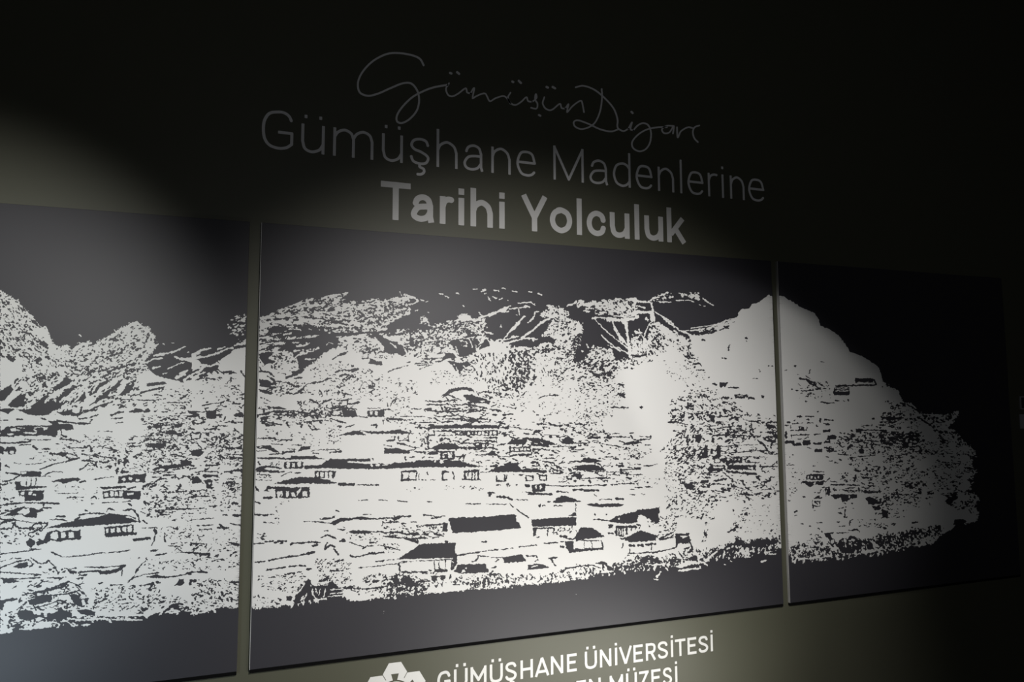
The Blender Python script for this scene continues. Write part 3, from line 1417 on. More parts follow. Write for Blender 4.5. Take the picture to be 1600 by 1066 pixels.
d 1145,862 1300,850 1580,835 1600,860 1600,905 1400,910 1160,918
s10 765,1035 800,1035
s8 1250,1048 1350,1040
d 1165,925 1200,925 1180,990 1165,990
d 1180,1000 1220,990 1210,1005
s7 1285,930 1275,990
s9 1200,930 1320,925
s12 1330,930 1320,960
n50 -50 20 8 1300,920 1500,915 1480,960 1310,980
s16 1380,990 1420,995
d 1480,1010 1530,950 1560,925 1600,920 1700,925 1700,1010 1600,1010
t8 1540,930 1580,960
s8 1420,1010 1480,1015
d 1410,1030 1480,1030 1480,1100 1440,1110 1415,1060
l 1480,1040 1550,1035 1550,1090 1485,1085
l 1565,1040 1700,1035 1700,1080 1565,1080
T 600 750
d 75,622 110,615 200,560 290,500 320,498 400,495 560,490 555,612 300,615
d 540,575 570,575 570,655 540,700
s12 120,650 125,750
s6 0,665 120,655
s5 0,630 80,625
s5 130,640 540,622
s6 135,650 180,645
s7 390,635 400,700 490,705
s7 480,630 480,700
s9 530,620 530,700
s6 430,640 430,700
s16 400,712 490,712
s12 420,710 440,695
s9 140,720 200,725 290,720 340,720
n30 0 20 8 140,700 500,700 500,740 140,730
d 360,750 480,745 470,790 430,780 380,795
l 410,765 440,755 440,790 420,790
s16 260,800 350,790
s14 520,745 520,760
s10 575,590 640,580 740,565
s6 740,565 800,555
s9 820,552 890,545
s6 915,545 1010,535
s7 1055,525 1190,508
s9 1250,500 1350,490
s12 775,485 800,485
s8 735,595 820,600
s9 720,630 740,600
s9 690,640 710,635
s5 840,605 880,610 930,605
s8 870,640 900,620
d 920,605 1000,595 1080,583 1115,638 940,650
s9 1110,595 1190,595 1195,610
s10 1180,640 1200,625
s12 1285,615 1350,605
s10 1310,620 1330,660 1340,670
d 1120,670 1180,655 1240,660 1290,685 1200,698 1125,705
t6 1150,680 1200,670
d 545,718 580,660 680,660 795,655 800,690 820,700 815,725 620,735
l 600,725 620,700 640,720
l 630,690 645,680 650,700
s9 840,690 880,680
s12 830,740 900,735
s10 830,735 850,715
d 0,830 40,800 60,760 100,740 120,790 150,750 200,755 220,790 240,800 330,830 345,860 330,890 460,880 700,855 900,848 1080,820 1180,815 1320,800 1600,770 1800,750 1900,740 1900,1300 0,1300
l 0,840 40,830 30,860 0,880
m50 -20 26 9 0,780 300,810 320,880 100,930 0,930
n50 -20 24 9 0,740 240,740 330,820 240,840 0,820
n48 70 22 8 640,800 1100,790 1100,840 640,860
d 670,810 740,800 740,845 680,850
d 770,790 800,750 825,800 830,845 770,845
l 790,800 800,780 810,800 805,830
n40 30 22 8 880,750 1100,760 1100,820 900,800
n50 -40 24 7 1130,760 1480,740 1480,800 1140,800
s8 1420,690 1600,675
s8 1380,720 1420,700
s8 540,820 590,818
s7 560,770 600,790
n20 0 16 6 600,740 900,740 900,820 600,810
n40 10 24 8 0,300 120,300 120,340 0,340
s8 0,520 60,530 120,550
n30 20 20 7 0,500 140,500 120,580 0,580
s14 480,480 495,485
s10 1380,480 1400,485
s12 1380,520 1400,525
d 1450,545 1600,545 1600,568 1470,570
s20 1440,500 1460,560
T 900 440
l 0,640 90,600 100,540 130,495 200,510 270,510 310,590 380,600 430,600 560,580 640,570 690,560 690,480 700,420 760,400 830,430 880,445 900,420 980,420 1050,405 1080,390 1150,330 1220,300 1260,275 1280,225 1300,215 1355,210 1370,180 1440,155 1500,105 1600,130 2000,420 2200,1200 2200,2500 0,2500
d 80,560 130,500 270,510 310,570 380,600 300,620 230,620 140,580
l 100,550 130,500 200,515 280,530 300,590 310,650 280,690 100,690 60,640 100,600
n50 -20 22 8 0,600 100,600 380,590 560,600 620,620 460,680 300,700 0,670
n40 50 20 7 150,520 300,540 310,600 180,590
n50 0 20 8 60,640 320,640 320,740 80,750
s10 100,700 160,730 280,710
s10 150,720 180,745
n50 10 20 6 30,740 300,740 380,800 380,900 300,860 0,860
s12 50,745 75,750
s8 320,805 370,808
s14 340,880 370,885
s10 330,870 380,905
n24 -20 16 6 0,860 380,860 300,1065 0,1065
s9 270,985 320,985 410,985
s12 360,980 375,990
s14 505,985 520,985
t12 10,180 30,150 60,150
t12 10,190 60,185 90,170
t10 100,165 160,170 200,165
m120 0 30 10 40,170 260,140 480,140 480,260 200,260 60,230
l 220,150 260,140 300,150 340,130 400,150 420,130 470,125 480,150 460,190 460,260 400,270 330,260 290,220 230,200
n48 50 20 8 220,150 460,140 460,270 300,260
t12 480,155 540,160 590,170
t9 470,190 540,205
t20 460,240 580,240
t9 300,270 420,275 470,260
t16 590,180 600,230 605,300
l 575,230 610,230 620,310 580,310
t12 130,285 200,282 300,290
t22 250,300 330,300 380,300 450,290 480,275
m50 0 22 10 200,280 400,285 380,320 220,315
l 345,300 400,290 405,340 415,440 440,600 410,590 395,430 380,350
t8 140,285 200,350 260,410 330,460 400,520
t9 190,410 250,470 340,540
t10 280,310 310,370 360,440 400,500
t12 300,370 330,420 370,480
t8 250,500 300,520 350,545
t9 320,510 380,550 420,570
l 430,440 470,430 500,460 540,440 570,470 550,560 470,580 420,560
n50 70 18 7 430,430 560,450 560,580 430,580
t8 580,320 550,380 530,440 525,520
t7 490,370 510,410 525,440
t16 465,390 475,400
t16 550,290 560,300
t10 540,480 560,560
m40 50 22 10 440,370 540,400 540,460 440,440
m140 50 22 9 590,310 690,330 740,400 690,480 690,560 560,580 560,430
t12 640,560 665,590
t10 685,560 680,590
t9 620,240 680,280 730,330 800,370
t10 660,265 720,300 760,330 770,355
t8 740,320 760,340
t20 640,330 700,370 760,410
m50 40 26 10 620,310 760,380 830,430 760,430 640,380
t12 800,380 860,400 900,430
t7 840,385 960,382 1040,365
t8 900,365 1000,350 1100,335 1180,300 1260,285
l 920,375 1050,355 1180,305 1270,290 1240,330 1160,350 1060,385 960,395
n30 -20 24 7 940,370 1240,300 1240,350 1060,410 940,420
s8 960,405 1050,405 1100,385
s9 1000,400 1080,365
s10 1140,375 1190,350
s14 880,465 895,455
s9 860,450 880,440
s14 735,455 745,465
s9 695,490 720,500
s10 800,455 800,465
s12 830,510 840,525
s12 875,505 890,500
s14 990,455 1000,458
s12 1325,438 1335,442
s9 1200,490 1190,540
s9 1140,598 1170,600
s7 1330,465 1335,470
n30 50 20 8 700,440 900,460 920,560 820,560 740,500
s9 840,570 860,590 920,575
s9 870,560 890,600 930,600
n40 30 20 7 830,560 930,560 980,640 900,660 830,620
s9 920,640 970,640 980,660
s9 960,690 1000,695
s10 930,665 920,670
n14 20 14 5 600,600 830,640 1040,700 1040,840 820,820
s6 1430,690 1435,705
s5 1505,660 1540,660
s5 1380,758 1420,758
s12 340,805 350,805
s12 1070,800 1095,805
d 1120,790 1190,790 1180,805 1165,830 1150,815 1135,830 1120,830
s9 1190,830 1270,830
n36 0 20 7 830,840 1060,820 1130,870 1080,900 830,900
d 1230,880 1320,885 1320,915 1250,915
l 1250,890 1310,893 1310,898 1250,896
s14 1330,890 1350,915
s14 1360,905 1390,915
s14 1450,895 1465,905
s16 1160,910 1190,910
s10 1150,905 1195,905
s14 1150,945 1180,945
s9 1210,915 1220,915
n48 20 22 8 740,900 1060,880 1200,920 1300,980 1300,1065 720,1065
d 870,960 920,965 920,985 870,985
s8 860,985 920,1000
s12 1150,1000 1160,1020 1180,1010
T 900 640
s9 720,100 800,95
n50 -10 22 8 740,20 860,30 840,120 740,110
s16 1050,60 1075,90
d 1050,40 1085,50 1085,95 1050,100
s14 1100,100 1130,102
s12 1200,80 1240,60 1270,90
s10 1240,60 1280,65
s9 1350,90 1420,95
s8 1140,60 1180,50
n48 0 24 8 860,20 1040,0 1040,80 900,120
s6 1000,130 1090,128
s7 1020,155 1085,155 1080,190
n50 -10 22 8 1000,150 1080,150 1080,220 1000,220
n50 -50 22 9 820,150 1000,120 1000,280 860,260 780,320 640,340
d 935,200 975,195 980,230 965,265 935,250
d 1060,220 1080,225 1080,260 1055,255
s8 1100,150 1240,130
s9 1100,205 1180,200 1430,210
d 1180,155 1240,155 1240,185 1180,185
l 1190,162 1225,162 1225,175 1190,175
s9 1250,150 1310,165
s7 1370,110 1375,150
s7 1380,155 1380,180
d 1100,195 1180,190 1180,205 1105,210
n48 -10 26 7 1100,215 1400,210 1400,240 1110,245
s6 1150,290 1250,280 1420,275
s14 1240,275 1260,285
s6 1140,345 1260,335 1400,325 1500,320
s8 1250,310 1250,325
s7 1500,320 1510,350 1550,350
s5 1200,370 1500,372
d 1010,280 1030,280 1030,370 985,375 980,350 1000,320
d 1050,310 1070,310 1070,345 1050,350
d 1095,285 1130,285 1130,355 1100,355
s12 1075,375 1120,370
s9 985,375 1040,375
s12 960,360 1000,300
s6 1080,390 1080,415 1130,415
d 1130,380 1300,375 1300,415 1200,420 1180,415 1140,405
l 1180,385 1200,385 1195,400 1180,400
l 1240,385 1255,385 1255,400 1240,400
l 1270,385 1282,385 1282,400 1270,400
l 1215,385 1228,385 1228,398 1215,398
s6 1310,390 1330,415 1420,415
s7 1060,440 1160,440 1165,470
d 1175,430 1300,435 1400,435 1400,475 1385,475 1385,450 1345,450 1340,470 1180,470
l 1350,452 1380,452 1380,475 1350,475
d 1030,455 1140,460 1150,485 1050,480
s14 1180,485 1240,490
s12 1240,490 1330,500
s14 1330,500 1410,505
s10 1400,430 1400,475
s8 1430,447 1585,445
s12 1570,400 1572,420
s8 1150,490 1220,550
s8 1045,480 1040,530
s12 1040,500 1060,480
s9 1080,560 1170,545
s12 1130,550 1180,540
s8 1170,510 1220,550
s8 1070,580 1160,585
s14 1420,535 1430,545
s8 1450,570 1500,560 1520,540
d 1480,110 1560,130 1570,150 1490,150
s10 1500,100 1570,100
s8 1480,180 1560,180
d 1555,200 1575,200 1575,235 1555,230
s9 1500,215 1550,215
s14 1480,240 1560,250
s12 1420,240 1470,280 1490,310
s10 1540,250 1520,290
n48 0 24 8 1480,100 1575,110 1575,300 1500,280
n34 0 20 7 1110,90 1340,100 1400,200 1100,210
n50 -30 22 8 700,310 980,280 960,480 880,500 700,440
n40 -60 22 8 860,340 930,330 920,400 860,390
n50 0 22 7 900,440 1060,420 1060,560 920,500
d 845,580 900,575 925,600 900,630 850,610
n50 50 20 8 840,570 930,570 930,630 840,630
n48 0 22 8 920,560 1060,560 1050,590 960,600
s14 980,570 1030,560
s9 990,605 1040,605
s10 940,658 970,655 1020,640
n50 40 20 8 1180,560 1300,560 1300,680 1200,680
s12 1120,640 1150,645
s14 1140,620 1200,640
s10 1280,662 1380,668
s14 1310,660 1350,665
s8 1400,660 1450,650
s7 1450,630 1520,620
n22 20 20 8 1300,560 1590,560 1580,680 1300,680
s14 1485,670 1505,672
s14 1550,655 1560,665
s10 1450,690 1470,700
s14 1310,715 1320,725
s8 1350,700 1355,710
n40 0 16 5 0,20 220,20 220,200 0,200
s10 0,180 40,185
s10 110,190 150,200
d 90,215 130,210 190,212 195,228 100,230
s14 225,220 270,220
s7 280,212 340,215 420,218
s8 430,200 440,225 470,240 580,232
s6 500,210 585,212
s10 420,185 450,185
s5 300,188 340,188
s8 585,205 585,230
d 350,280 390,262 420,252 500,255 480,270 420,275
s8 490,250 515,265
s10 540,278 580,280
s7 0,265 100,262
s5 180,265 300,285
n30 -10 18 6 320,290 600,310 600,360 440,390 360,340
s5 40,362 90,362
s6 220,370 310,372
s9 290,385 330,388
s12 475,385 490,388
d 0,402 40,400 60,385 130,380 170,395 220,410 100,415 0,412
d 0,440 40,435 120,430 170,440 240,475 150,478 0,475
l 130,445 140,440 145,450 135,455
s7 190,425 205,455
s9 160,420 190,430
d 0,500 30,500 35,550 0,540
s9 35,510 45,540 240,535
s6 240,485 240,535
s5 60,482 240,485
s14 105,560 110,570
s10 170,490 170,500
s9 330,440 365,437
s5 250,490 400,488
s5 250,512 340,512
s7 400,468 500,466
s5 400,510 520,508
d 340,465 400,465 400,475 360,480 350,505 340,500
s10 350,500 410,500
s6 420,455 490,455
s7 530,440 590,438 640,425
s7 0,598 100,595 240,590
s8 270,588 320,588
s8 330,582 430,580
s10 465,610 510,610
d 520,605 560,598 620,605 560,612
s12 0,628 50,628
d 50,625 180,625 180,638 60,645
s5 420,625 460,627
s6 420,665 460,665
s6 510,662 540,662
d 0,705 50,720 0,722
s12 315,697 370,700
s5 180,702 280,702
s7 140,665 160,680
d 80,740 160,735 200,740 270,735 330,735 378,745 340,760 160,763 130,760
s10 145,815 150,825
s8 235,820 240,820
s9 140,860 180,860 250,870
d 250,870 320,835 380,815 420,810 460,800 480,780 540,780 650,765 655,800 640,840 655,880 610,880 560,850 530,830 510,820 490,830 480,850 480,885 400,893 300,885
l 328,850 338,845 342,858 332,862
l 490,850 510,840 530,860 580,875 500,880
n40 -40 18 6 600,760 660,760 660,800 620,800
d 250,895 290,900 285,925 255,930
d 308,910 475,905 480,925 310,930
s12 315,920 315,985
s7 335,925 335,980
s7 352,925 355,985
s6 368,925 370,985
d 385,910 405,910 400,980 390,980
s7 430,920 432,945
s6 460,920 460,940
s8 480,900 505,905 495,930
s9 310,980 370,990
s12 255,968 285,968
s9 345,1005 370,1015
d 0,985 15,970 20,940 40,925 80,920 130,925 225,995 100,1010 0,1020
d 365,1005 420,985 480,955 515,945 570,965 630,985 625,1025 420,1038
n40 -40 22 8 620,960 780,920 780,1000 640,1020
d 775,970 880,970 890,1000 880,1050 780,1050
l 810,990 870,985 850,1005 820,1010
n48 -30 18 7 690,680 770,680 770,820 700,760
n30 -20 18 7 780,640 1100,640 1100,860 700,860
n40 10 18 6 560,820 780,840 780,940 560,920
n40 -50 18 7 1000,880 1040,880 1020,1060 980,1060
s9 1000,965 1005,990 1015,970 1000,965
n30 90 18 7 1220,740 1245,740 1245,820 1225,820
d 1315,810 1340,805 1340,825 1315,830
n50 -40 20 8 1280,810 1360,810 1270,960 1180,960
s12 1210,945 1260,920
n24 10 14 5 660,440 880,480 1000,640 700,640
n14 0 14 5 300,500 660,520 660,600 460,580
n10 0 14 5 1240,740 1580,740 1580,980 1300,960
T 900 750
d 0,390 15,420 60,370 130,375 225,445 100,455 0,465
d 0,545 40,540 210,530 210,545 120,555 0,562
s6 0,480 20,470 100,475 200,475
s9 200,480 210,540
s6 65,480 65,540
s6 120,480 130,535
s12 0,540 60,550
s10 415,510 455,515
s16 420,513 455,515
s16 490,512 520,512
s14 550,505 570,505
s16 590,500 620,500
s5 590,510 590,560
s5 420,520 420,570
s9 370,490 360,530
s8 410,575 500,575 560,565 620,570
s8 600,570 700,550 780,530 790,500 790,440
s9 650,460 700,440 760,410
s10 660,470 740,450
s9 780,440 880,420 880,450
d 775,450 830,450 840,480 790,500
s14 850,460 890,470
s12 890,480 910,540 880,570
s12 850,540 880,530
s10 810,580 840,610
d 140,655 210,635 240,650 250,665 200,660
d 230,660 270,680 310,700 300,715 250,710
d 0,770 30,760 60,770 110,755 120,725 180,725 240,730 300,710 330,680 380,665 440,670 500,640 510,610 560,590 620,590 680,640 760,600 830,620 880,600 940,600 960,620 1000,590 1060,540 1110,550 1160,530 1200,500 1250,490 1260,440 1300,470 1350,500 1420,460 1480,470 1530,480 1560,450 1580,520 1900,560 1900,1300 0,1300
n48 -50 22 8 280,650 500,650 500,740 300,740
m40 -50 22 9 1190,480 1400,500 1380,620 1290,600 1200,560
t14 1290,520 1330,600
t14 1330,520 1350,590
t12 1180,540 1230,520
t14 1450,640 1480,630
t8 1510,580 1560,580
t8 1205,630 1215,640
t10 1160,660 1170,662
l 770,680 850,645 960,640 980,655 900,660 820,690
t12 960,635 1000,650 1030,670
t14 800,710 880,700 970,690
t10 970,690 970,680
t14 980,600 1020,640 1060,590 1100,560
t10 1060,555 1030,590
t14 880,600 920,590
t9 520,655 600,665 680,660
t9 700,650 720,620
m40 -20 22 9 520,600 680,600 700,640 540,650
t12 700,690 715,700
t14 660,720 630,760
t7 640,780 610,775
t12 840,560 880,590 840,580
t10 860,640 940,640
l 60,690 110,670 170,670 240,700 240,720 180,720 130,690 90,700
n30 20 22 8 0,660 100,660 100,700 0,700
s7 0,680 60,670 120,665 190,690
n50 80 22 9 1180,480 1250,450 1300,460 1580,450 1590,540 1460,500 1300,520
n40 -50 20 8 380,590 500,580 520,640 400,670
n48 -40 20 8 940,560 1080,530 1080,560 980,620
T 1200 380 4
d 68,200 1600,200 1600,2480 60,2480
l 68,328 100,335 160,370 212,405 290,438 320,480 324,515 376,535 440,575 488,640 512,680 580,703 648,743 696,780 708,828 720,868 762,898 810,916 846,992 900,1002 952,1064 1036,1068 1100,1075 1148,1064 1196,1044 1160,1124 1116,1156 1170,1172 1216,1224 1268,1276 1300,1324 1250,1340 1278,1392 1304,1436 1246,1472 1272,1514 1220,1560 1304,1568 1320,1600 1290,1640 1318,1668 1308,1740 1242,1752 1170,1724 1160,1780 1080,1824 1036,1876 944,1896 856,1888 810,1920 720,1924 600,1940 500,1944 384,1964 198,1982 138,1958 60,1900
T 1200 540 6.667
s14 280,210 295,212
s9 180,260 200,255
s8 545,170 580,172
s7 305,303 320,303
s9 440,250 430,290
s14 335,345 400,355 440,395 520,440 540,450
s11 400,350 440,370 500,410
s9 400,320 440,350
s10 470,385 520,380 560,415 585,430
s12 500,455 545,455
s9 600,375 620,395
s7 570,455 610,450
s12 245,455 255,457
s12 290,468 305,470
s7 340,472 460,470
s7 410,505 480,505
s7 345,495 360,500
s10 390,580 405,582
n20 0 18 6 300,400 640,360 660,560 320,560
d 910,340 1100,342 1100,370 940,378 920,395 910,390
d 700,412 850,408 1120,405 1125,422 900,425 700,430
s12 1105,360 1130,410
s8 970,380 1090,380
d 690,440 850,440 850,520 690,520 680,465
l 700,448 840,448 840,456 700,456
l 700,470 840,470 840,480 700,480
s6 700,510 850,508
s10 550,590 580,590
s14 590,600 690,600
s12 705,573 735,573
s8 770,580 800,582
s8 835,565 840,580
s12 1195,430 1195,432
s12 1230,400 1245,425
s9 515,690 525,695
n20 40 18 7 1200,560 1500,620 1400,660 1280,660
s14 1285,635 1300,638
s12 1345,620 1370,660
d 1400,600 1420,600 1440,640 1400,635
s12 1380,600 1440,610 1500,640 1600,710
s14 300,740 350,740
s10 395,740 480,740
s14 270,780 280,780
s12 200,800 225,800
s8 255,815 370,805
s12 400,770 430,770
s10 410,805 470,808
s14 545,770 545,800
s12 590,775 680,780
s14 585,815 640,820
s14 500,835 520,845
s9 180,832 220,830
s9 235,860 240,840
d 320,845 380,845 380,880 320,880
l 335,853 350,853 350,868 335,868
s10 230,890 320,885 400,880
s12 400,870 400,850
s18 188,900 190,970
s9 240,935 430,930
s8 240,970 250,935
s8 310,975 370,975 420,955
d 180,990 270,988 270,1020 180,1025
d 260,1020 340,1010 340,1045 265,1045
d 365,990 440,990 440,1035 365,1040
s16 480,1025 550,1025
s9 480,930 540,920
d 575,878 650,878 650,905 575,905
d 620,940 680,930 720,950 700,980 620,985
s10 740,950 790,975 850,985
s16 830,975 860,970
s10 750,910 800,915
s16 590,1010 640,1005
s12 860,885 890,895
d 910,870 975,870 975,910 920,910
s12 975,882 1100,880 1230,888
s7 980,840 1090,835
s14 1130,845 1140,850
n48 0 26 10 980,820 1100,820 1090,860 980,860
s22 1190,755 1300,760 1380,760
s14 1090,760 1100,765
s14 1200,710 1220,700
s16 1170,800 1220,800
s12 1240,795 1330,800
s16 1355,715 1370,720
s14 1160,830 1200,830
n40 0 22 10 1160,700 1400,700 1400,860 1160,860
n14 20 18 8 1400,680 1600,760 1600,880 1400,860
n68 0 34 12 860,900 1600,890 1600,1066 720,1060 720,990
n68 -10 30 12 1150,900 1600,890 1600,1066 1150,1066
s9 860,1030 1000,990 1150,1000
n50 0 26 9 600,990 900,1000 900,1066 600,1066
T 1200 680 6.667
s20 190,75 260,75
s20 270,95 340,100
s20 370,80 430,85
s18 480,90 550,85
d 480,145 565,145 565,178 490,178
s9 410,130 450,140
s16 590,130 680,150
s14 620,165 710,170
n50 0 26 10 580,110 900,130 850,180 600,180
n55 0 34 12 740,100 1200,90 1200,200 740,190
d 940,150 1000,140 1000,195 950,190
s18 1060,150 1070,180
s12 730,200 860,210
s9 850,240 1000,220 1120,210
s14 740,250 770,260
s9 640,270 670,270
s12 695,287 730,287
s9 610,220 625,230
n48 10 26 11 830,240 1100,230 1100,330 840,320
r 890,310 920,300 950,320 940,350 900,350
s18 900,370 960,375
s9 190,315 265,312
s8 215,295 230,295
s10 255,205 260,207
s8 225,230 230,232
s8 510,285 520,285
s8 475,320 495,320
n12 0 14 6 200,330 400,360 380,520 220,660
s8 470,380 580,385
s9 410,412 580,412
d 400,418 580,420 575,470 400,465
l 415,430 430,430 430,455 415,455
l 445,430 470,430 465,455 445,455
l 485,430 500,430 500,455 485,455
l 515,425 535,425 535,450 515,450
s18 350,490 410,490
d 380,490 580,475 580,520 500,515 440,545 400,520
s9 580,480 600,490 640,450
s12 650,480 720,490
l 480,490 500,490 490,520 475,510
n56 0 28 11 740,390 980,400 960,500 740,490
s14 660,520 780,518 950,525
s9 560,548 640,545
d 590,560 650,560 640,620 600,620
l 605,570 615,570 615,610 605,610
s7 480,600 540,600 560,565
s10 480,660 560,655
s12 500,650 530,640
n40 80 24 8 570,560 660,560 650,650 570,630
s12 680,560 700,580
n56 -50 24 8 680,545 790,545 790,585 690,585
s9 800,560 940,540
s9 810,590 900,595
s9 800,575 930,580
s10 940,530 950,600
d 650,620 760,615 930,620 930,660 860,660 820,690 770,695 760,650 700,670
l 840,630 858,630 850,660 838,660
s9 460,680 470,760
s9 480,690 540,690 540,740 480,740
s9 490,700 520,720
s9 480,785 490,787
s12 370,645 385,645
s8 210,680 230,682
s12 280,805 300,790
s9 285,840 300,835
n55 0 34 13 1010,320 1260,330 1250,600 980,600 960,440
s12 1030,330 1035,420
s9 1030,330 1160,330
s9 980,440 1220,450
s12 980,590 1150,590
s9 1000,605 1100,605
n56 0 30 12 1180,200 1400,200 1400,420 1200,400
n68 0 34 13 1200,60 1600,60 1600,480 1260,460
n56 0 28 12 1380,480 1600,480 1600,640 1400,560
m60 0 34 7 1240,60 1600,60 1600,460 1250,440
d 1020,660 1060,640 1120,670 1180,700 1170,720 1050,720
d 1080,740 1160,735 1180,770 1120,790
n64 -20 30 12 1060,640 1260,640 1250,860 1150,870 1080,760
s18 1190,790 1200,850
s18 1240,800 1235,850
n48 0 22 10 1280,580 1400,580 1390,740 1290,740
s16 1220,810 1260,815
n30 0 18 9 1400,620 1600,620 1600,760 1420,740
n30 0 22 9 1280,760 1450,780 1430,880 1290,860
s12 790,710 800,712
s12 870,710 880,714
s10 885,765 890,767
s14 800,780 800,850
s16 740,815 770,820
s8 730,770 820,750
s14 800,850 815,855
s12 720,910 740,905
s12 860,890 850,940
s8 860,895 885,880
s9 740,950 800,945
s9 510,915 570,915
s12 345,922 360,924
s12 435,950 440,952
s14 525,970 540,990
s14 560,1010 565,1012
n30 10 18 9 930,870 1160,880 1160,980 940,960
n48 0 22 11 1160,920 1330,920 1330,980 1160,980
T 1200 760 6.667
n40 0 26 8 200,600 440,560 400,620 240,640
n55 -60 26 11 215,600 440,620 460,740 230,740
d 220,680 240,640 300,690 340,720 400,680 430,740 300,750 230,740
m60 -40 20 9 230,650 440,640 440,760 230,740
n48 40 24 11 440,480 560,500 560,660 470,640
n50 70 24 11 440,640 660,640 650,740 440,740
d 580,490 640,490 670,540 700,560 700,600 660,620 640,560 600,530
l 655,560 690,555 690,590 650,600
s10 620,495 680,485
d 740,560 780,530 830,540 860,510 1000,560 1080,580 1100,650 1000,670 940,700 820,700 770,740 680,740 680,690 760,680 720,620
m70 60 28 12 760,520 1100,560 1060,700 900,680 780,640
s9 720,490 840,480
s12 840,460 930,450 960,480
n56 50 28 13 1100,500 1600,480 1600,600 1360,680 1080,680
s14 1170,520 1200,640
t14 700,540 720,600 710,650 770,700
m20 40 34 12 1200,540 1580,500 1560,640 1240,660
T 1380 580 8.889
n50 30 40 16 520,580 1060,580 980,740 840,820 640,740
s20 480,640 560,690 640,740 720,810 850,890
s14 700,700 800,720
d 540,540 600,560 620,640 560,640
n64 35 40 16 680,820 1080,840 1220,1060 820,1060
n56 -5 44 16 20,840 520,850 560,940 1000,1060 0,1060
d 780,940 900,960 910,1020 800,1010
d 870,620 960,620 930,680 860,680
t14 840,740 940,680 1030,600 1050,560
t14 560,600 700,610 840,620 900,650
n26 10 30 14 80,440 500,560 680,700 440,820 80,820
T 1380 700 8.889
n74 0 50 18 0,0 1290,20 1240,240 1200,420 700,480 0,480
d 480,40 760,40 820,60 700,110 600,100 480,70
d 820,190 1080,180 1080,260 1060,340 920,330 880,260 760,270 750,200
d 1100,270 1240,260 1260,350 1120,350
d 600,80 700,100 660,140
m60 3 60 8 0,0 1290,20 1240,420 700,480 0,480
t12 1080,200 1080,340
t12 700,160 1090,160
t12 340,100 460,90 560,110 680,160 760,110 900,90
t14 760,280 900,290
l 430,200 540,180 560,220 680,170 700,240 560,320 480,280 420,230
t12 280,460 460,450 560,420 700,420 740,460
n64 0 40 18 280,480 1100,440 1060,620 560,600 300,560
d 600,610 680,590 710,640 610,650
d 780,640 920,620 1040,610 1040,700 960,760 900,790 860,740 900,690
s20 450,620 540,640
n40 0 32 15 120,560 480,600 460,740 280,800 120,700
n50 -10 36 16 880,740 1300,760 1300,860 940,860
d 990,1000 1100,990 1160,1020 1100,1066 970,1066
n40 40 30 16 1060,560 1320,640 1320,900 1200,900
n20 0 30 12 560,660 700,660 660,800 580,780
n50 10 30 14 0,560 100,560 100,980 0,980
d 0,880 60,880 60,960 0,960
T 1380 780 8.889
d 720,390 800,360 790,420 740,420
s14 400,330 480,320
n50 0 32 16 390,380 500,380 500,500 390,500
n64 40 36 17 260,440 840,400 780,540 520,640 260,640
n64 -60 34 17 0,460 300,460 300,700 0,700
t14 260,520 290,580 300,660
t14 400,530 440,600 510,660
d 200,600 280,600 290,660 210,680
T 900 440
t8 560,160 600,135 640,125
t8 650,110 690,95 720,85
m60 -8 22 7 580,150 660,100 760,85 900,85 960,110 960,140 860,125 760,120 640,160
m110 10 20 8 850,90 960,90 960,150 860,120
t9 650,160 740,160
t7 780,150 880,145 920,160
t10 900,100 950,120
t8 1010,150 1070,185
t7 990,130 1040,160
t7 960,180 975,185
t7 1000,190 1008,192
t8 600,130 650,125
T 0 0 1
m60 -70 6 1.7 395,946 460,942 560,926 560,931 460,948 395,952
m50 -70 6 1.7 560,925 700,918 860,906 960,892 960,898 860,912 700,925 560,931
m60 -70 6 1.8 960,890 1060,876 1130,862 1219,850 1219,862 1130,874 1060,884 960,898
n60 70 6 1.7 900,890 960,880 1060,862 1219,838 1219,850 1130,862 1060,874 900,900
n40 70 5 1.6 600,905 860,895 900,888 900,898 860,904 700,915 600,925
m50 -60 6 1.8 1236,866 1300,866 1380,858 1470,834 1470,842 1400,864 1300,876 1240,880
n70 60 6 2 1236,850 1300,848 1400,836 1470,820 1470,834 1400,850 1300,868 1240,874
m60 0 8 1.8 60,972 160,960 300,944 370,940 370,950 300,956 160,972 0,990
m30 0 6 1.5 1440,660 1520,700 1520,780 1440,760
t2 1240,812 1242,812
T 0 0 1
n40 -5 8 2 420,470 640,455 640,520 420,560
n34 -10 8 2 600,500 700,480 760,540 640,580
n26 0 9 1.6 600,640 800,630 1000,690 1000,760 780,740 640,700
n30 0 8 1.8 1050,640 1216,650 1216,780 1060,790
n36 -30 6 2 880,520 960,540 960,600 860,590
n30 -10 9 2 60,880 140,900 120,970 10,980
n24 0 9 1.8 240,640 380,620 380,760 260,800
m40 2 12 1.5 1300,690 1520,700 1510,780 1320,770
'''

# ---------------------------------------------------------------- the room
RX0, RX1, RY0, RH = -3.6, 5.2, -4.2, 4.1
o = link('wall_back', box_me(RX0, RX1, WALL, WALL+0.15, 0, RH), M_WALL); tag(o, kind='structure')
o = link('wall_left', box_me(RX0-0.15, RX0, RY0, WALL+0.15, 0, RH), M_DARK); tag(o, kind='structure')
o = link('wall_right', box_me(RX1, RX1+0.15, RY0, WALL+0.15, 0, RH), M_DARK); tag(o, kind='structure')
o = link('wall_front', box_me(RX0-0.15, RX1+0.15, RY0-0.15, RY0, 0, RH), M_DARK); tag(o, kind='structure')
o = link('floor', box_me(RX0-0.15, RX1+0.15, RY0-0.15, WALL+0.15, -0.12, 0), M_FLOOR); tag(o, kind='structure')
o = link('ceiling', box_me(RX0-0.15, RX1+0.15, RY0-0.15, WALL+0.15, RH, RH+0.12), M_DARK); tag(o, kind='structure')

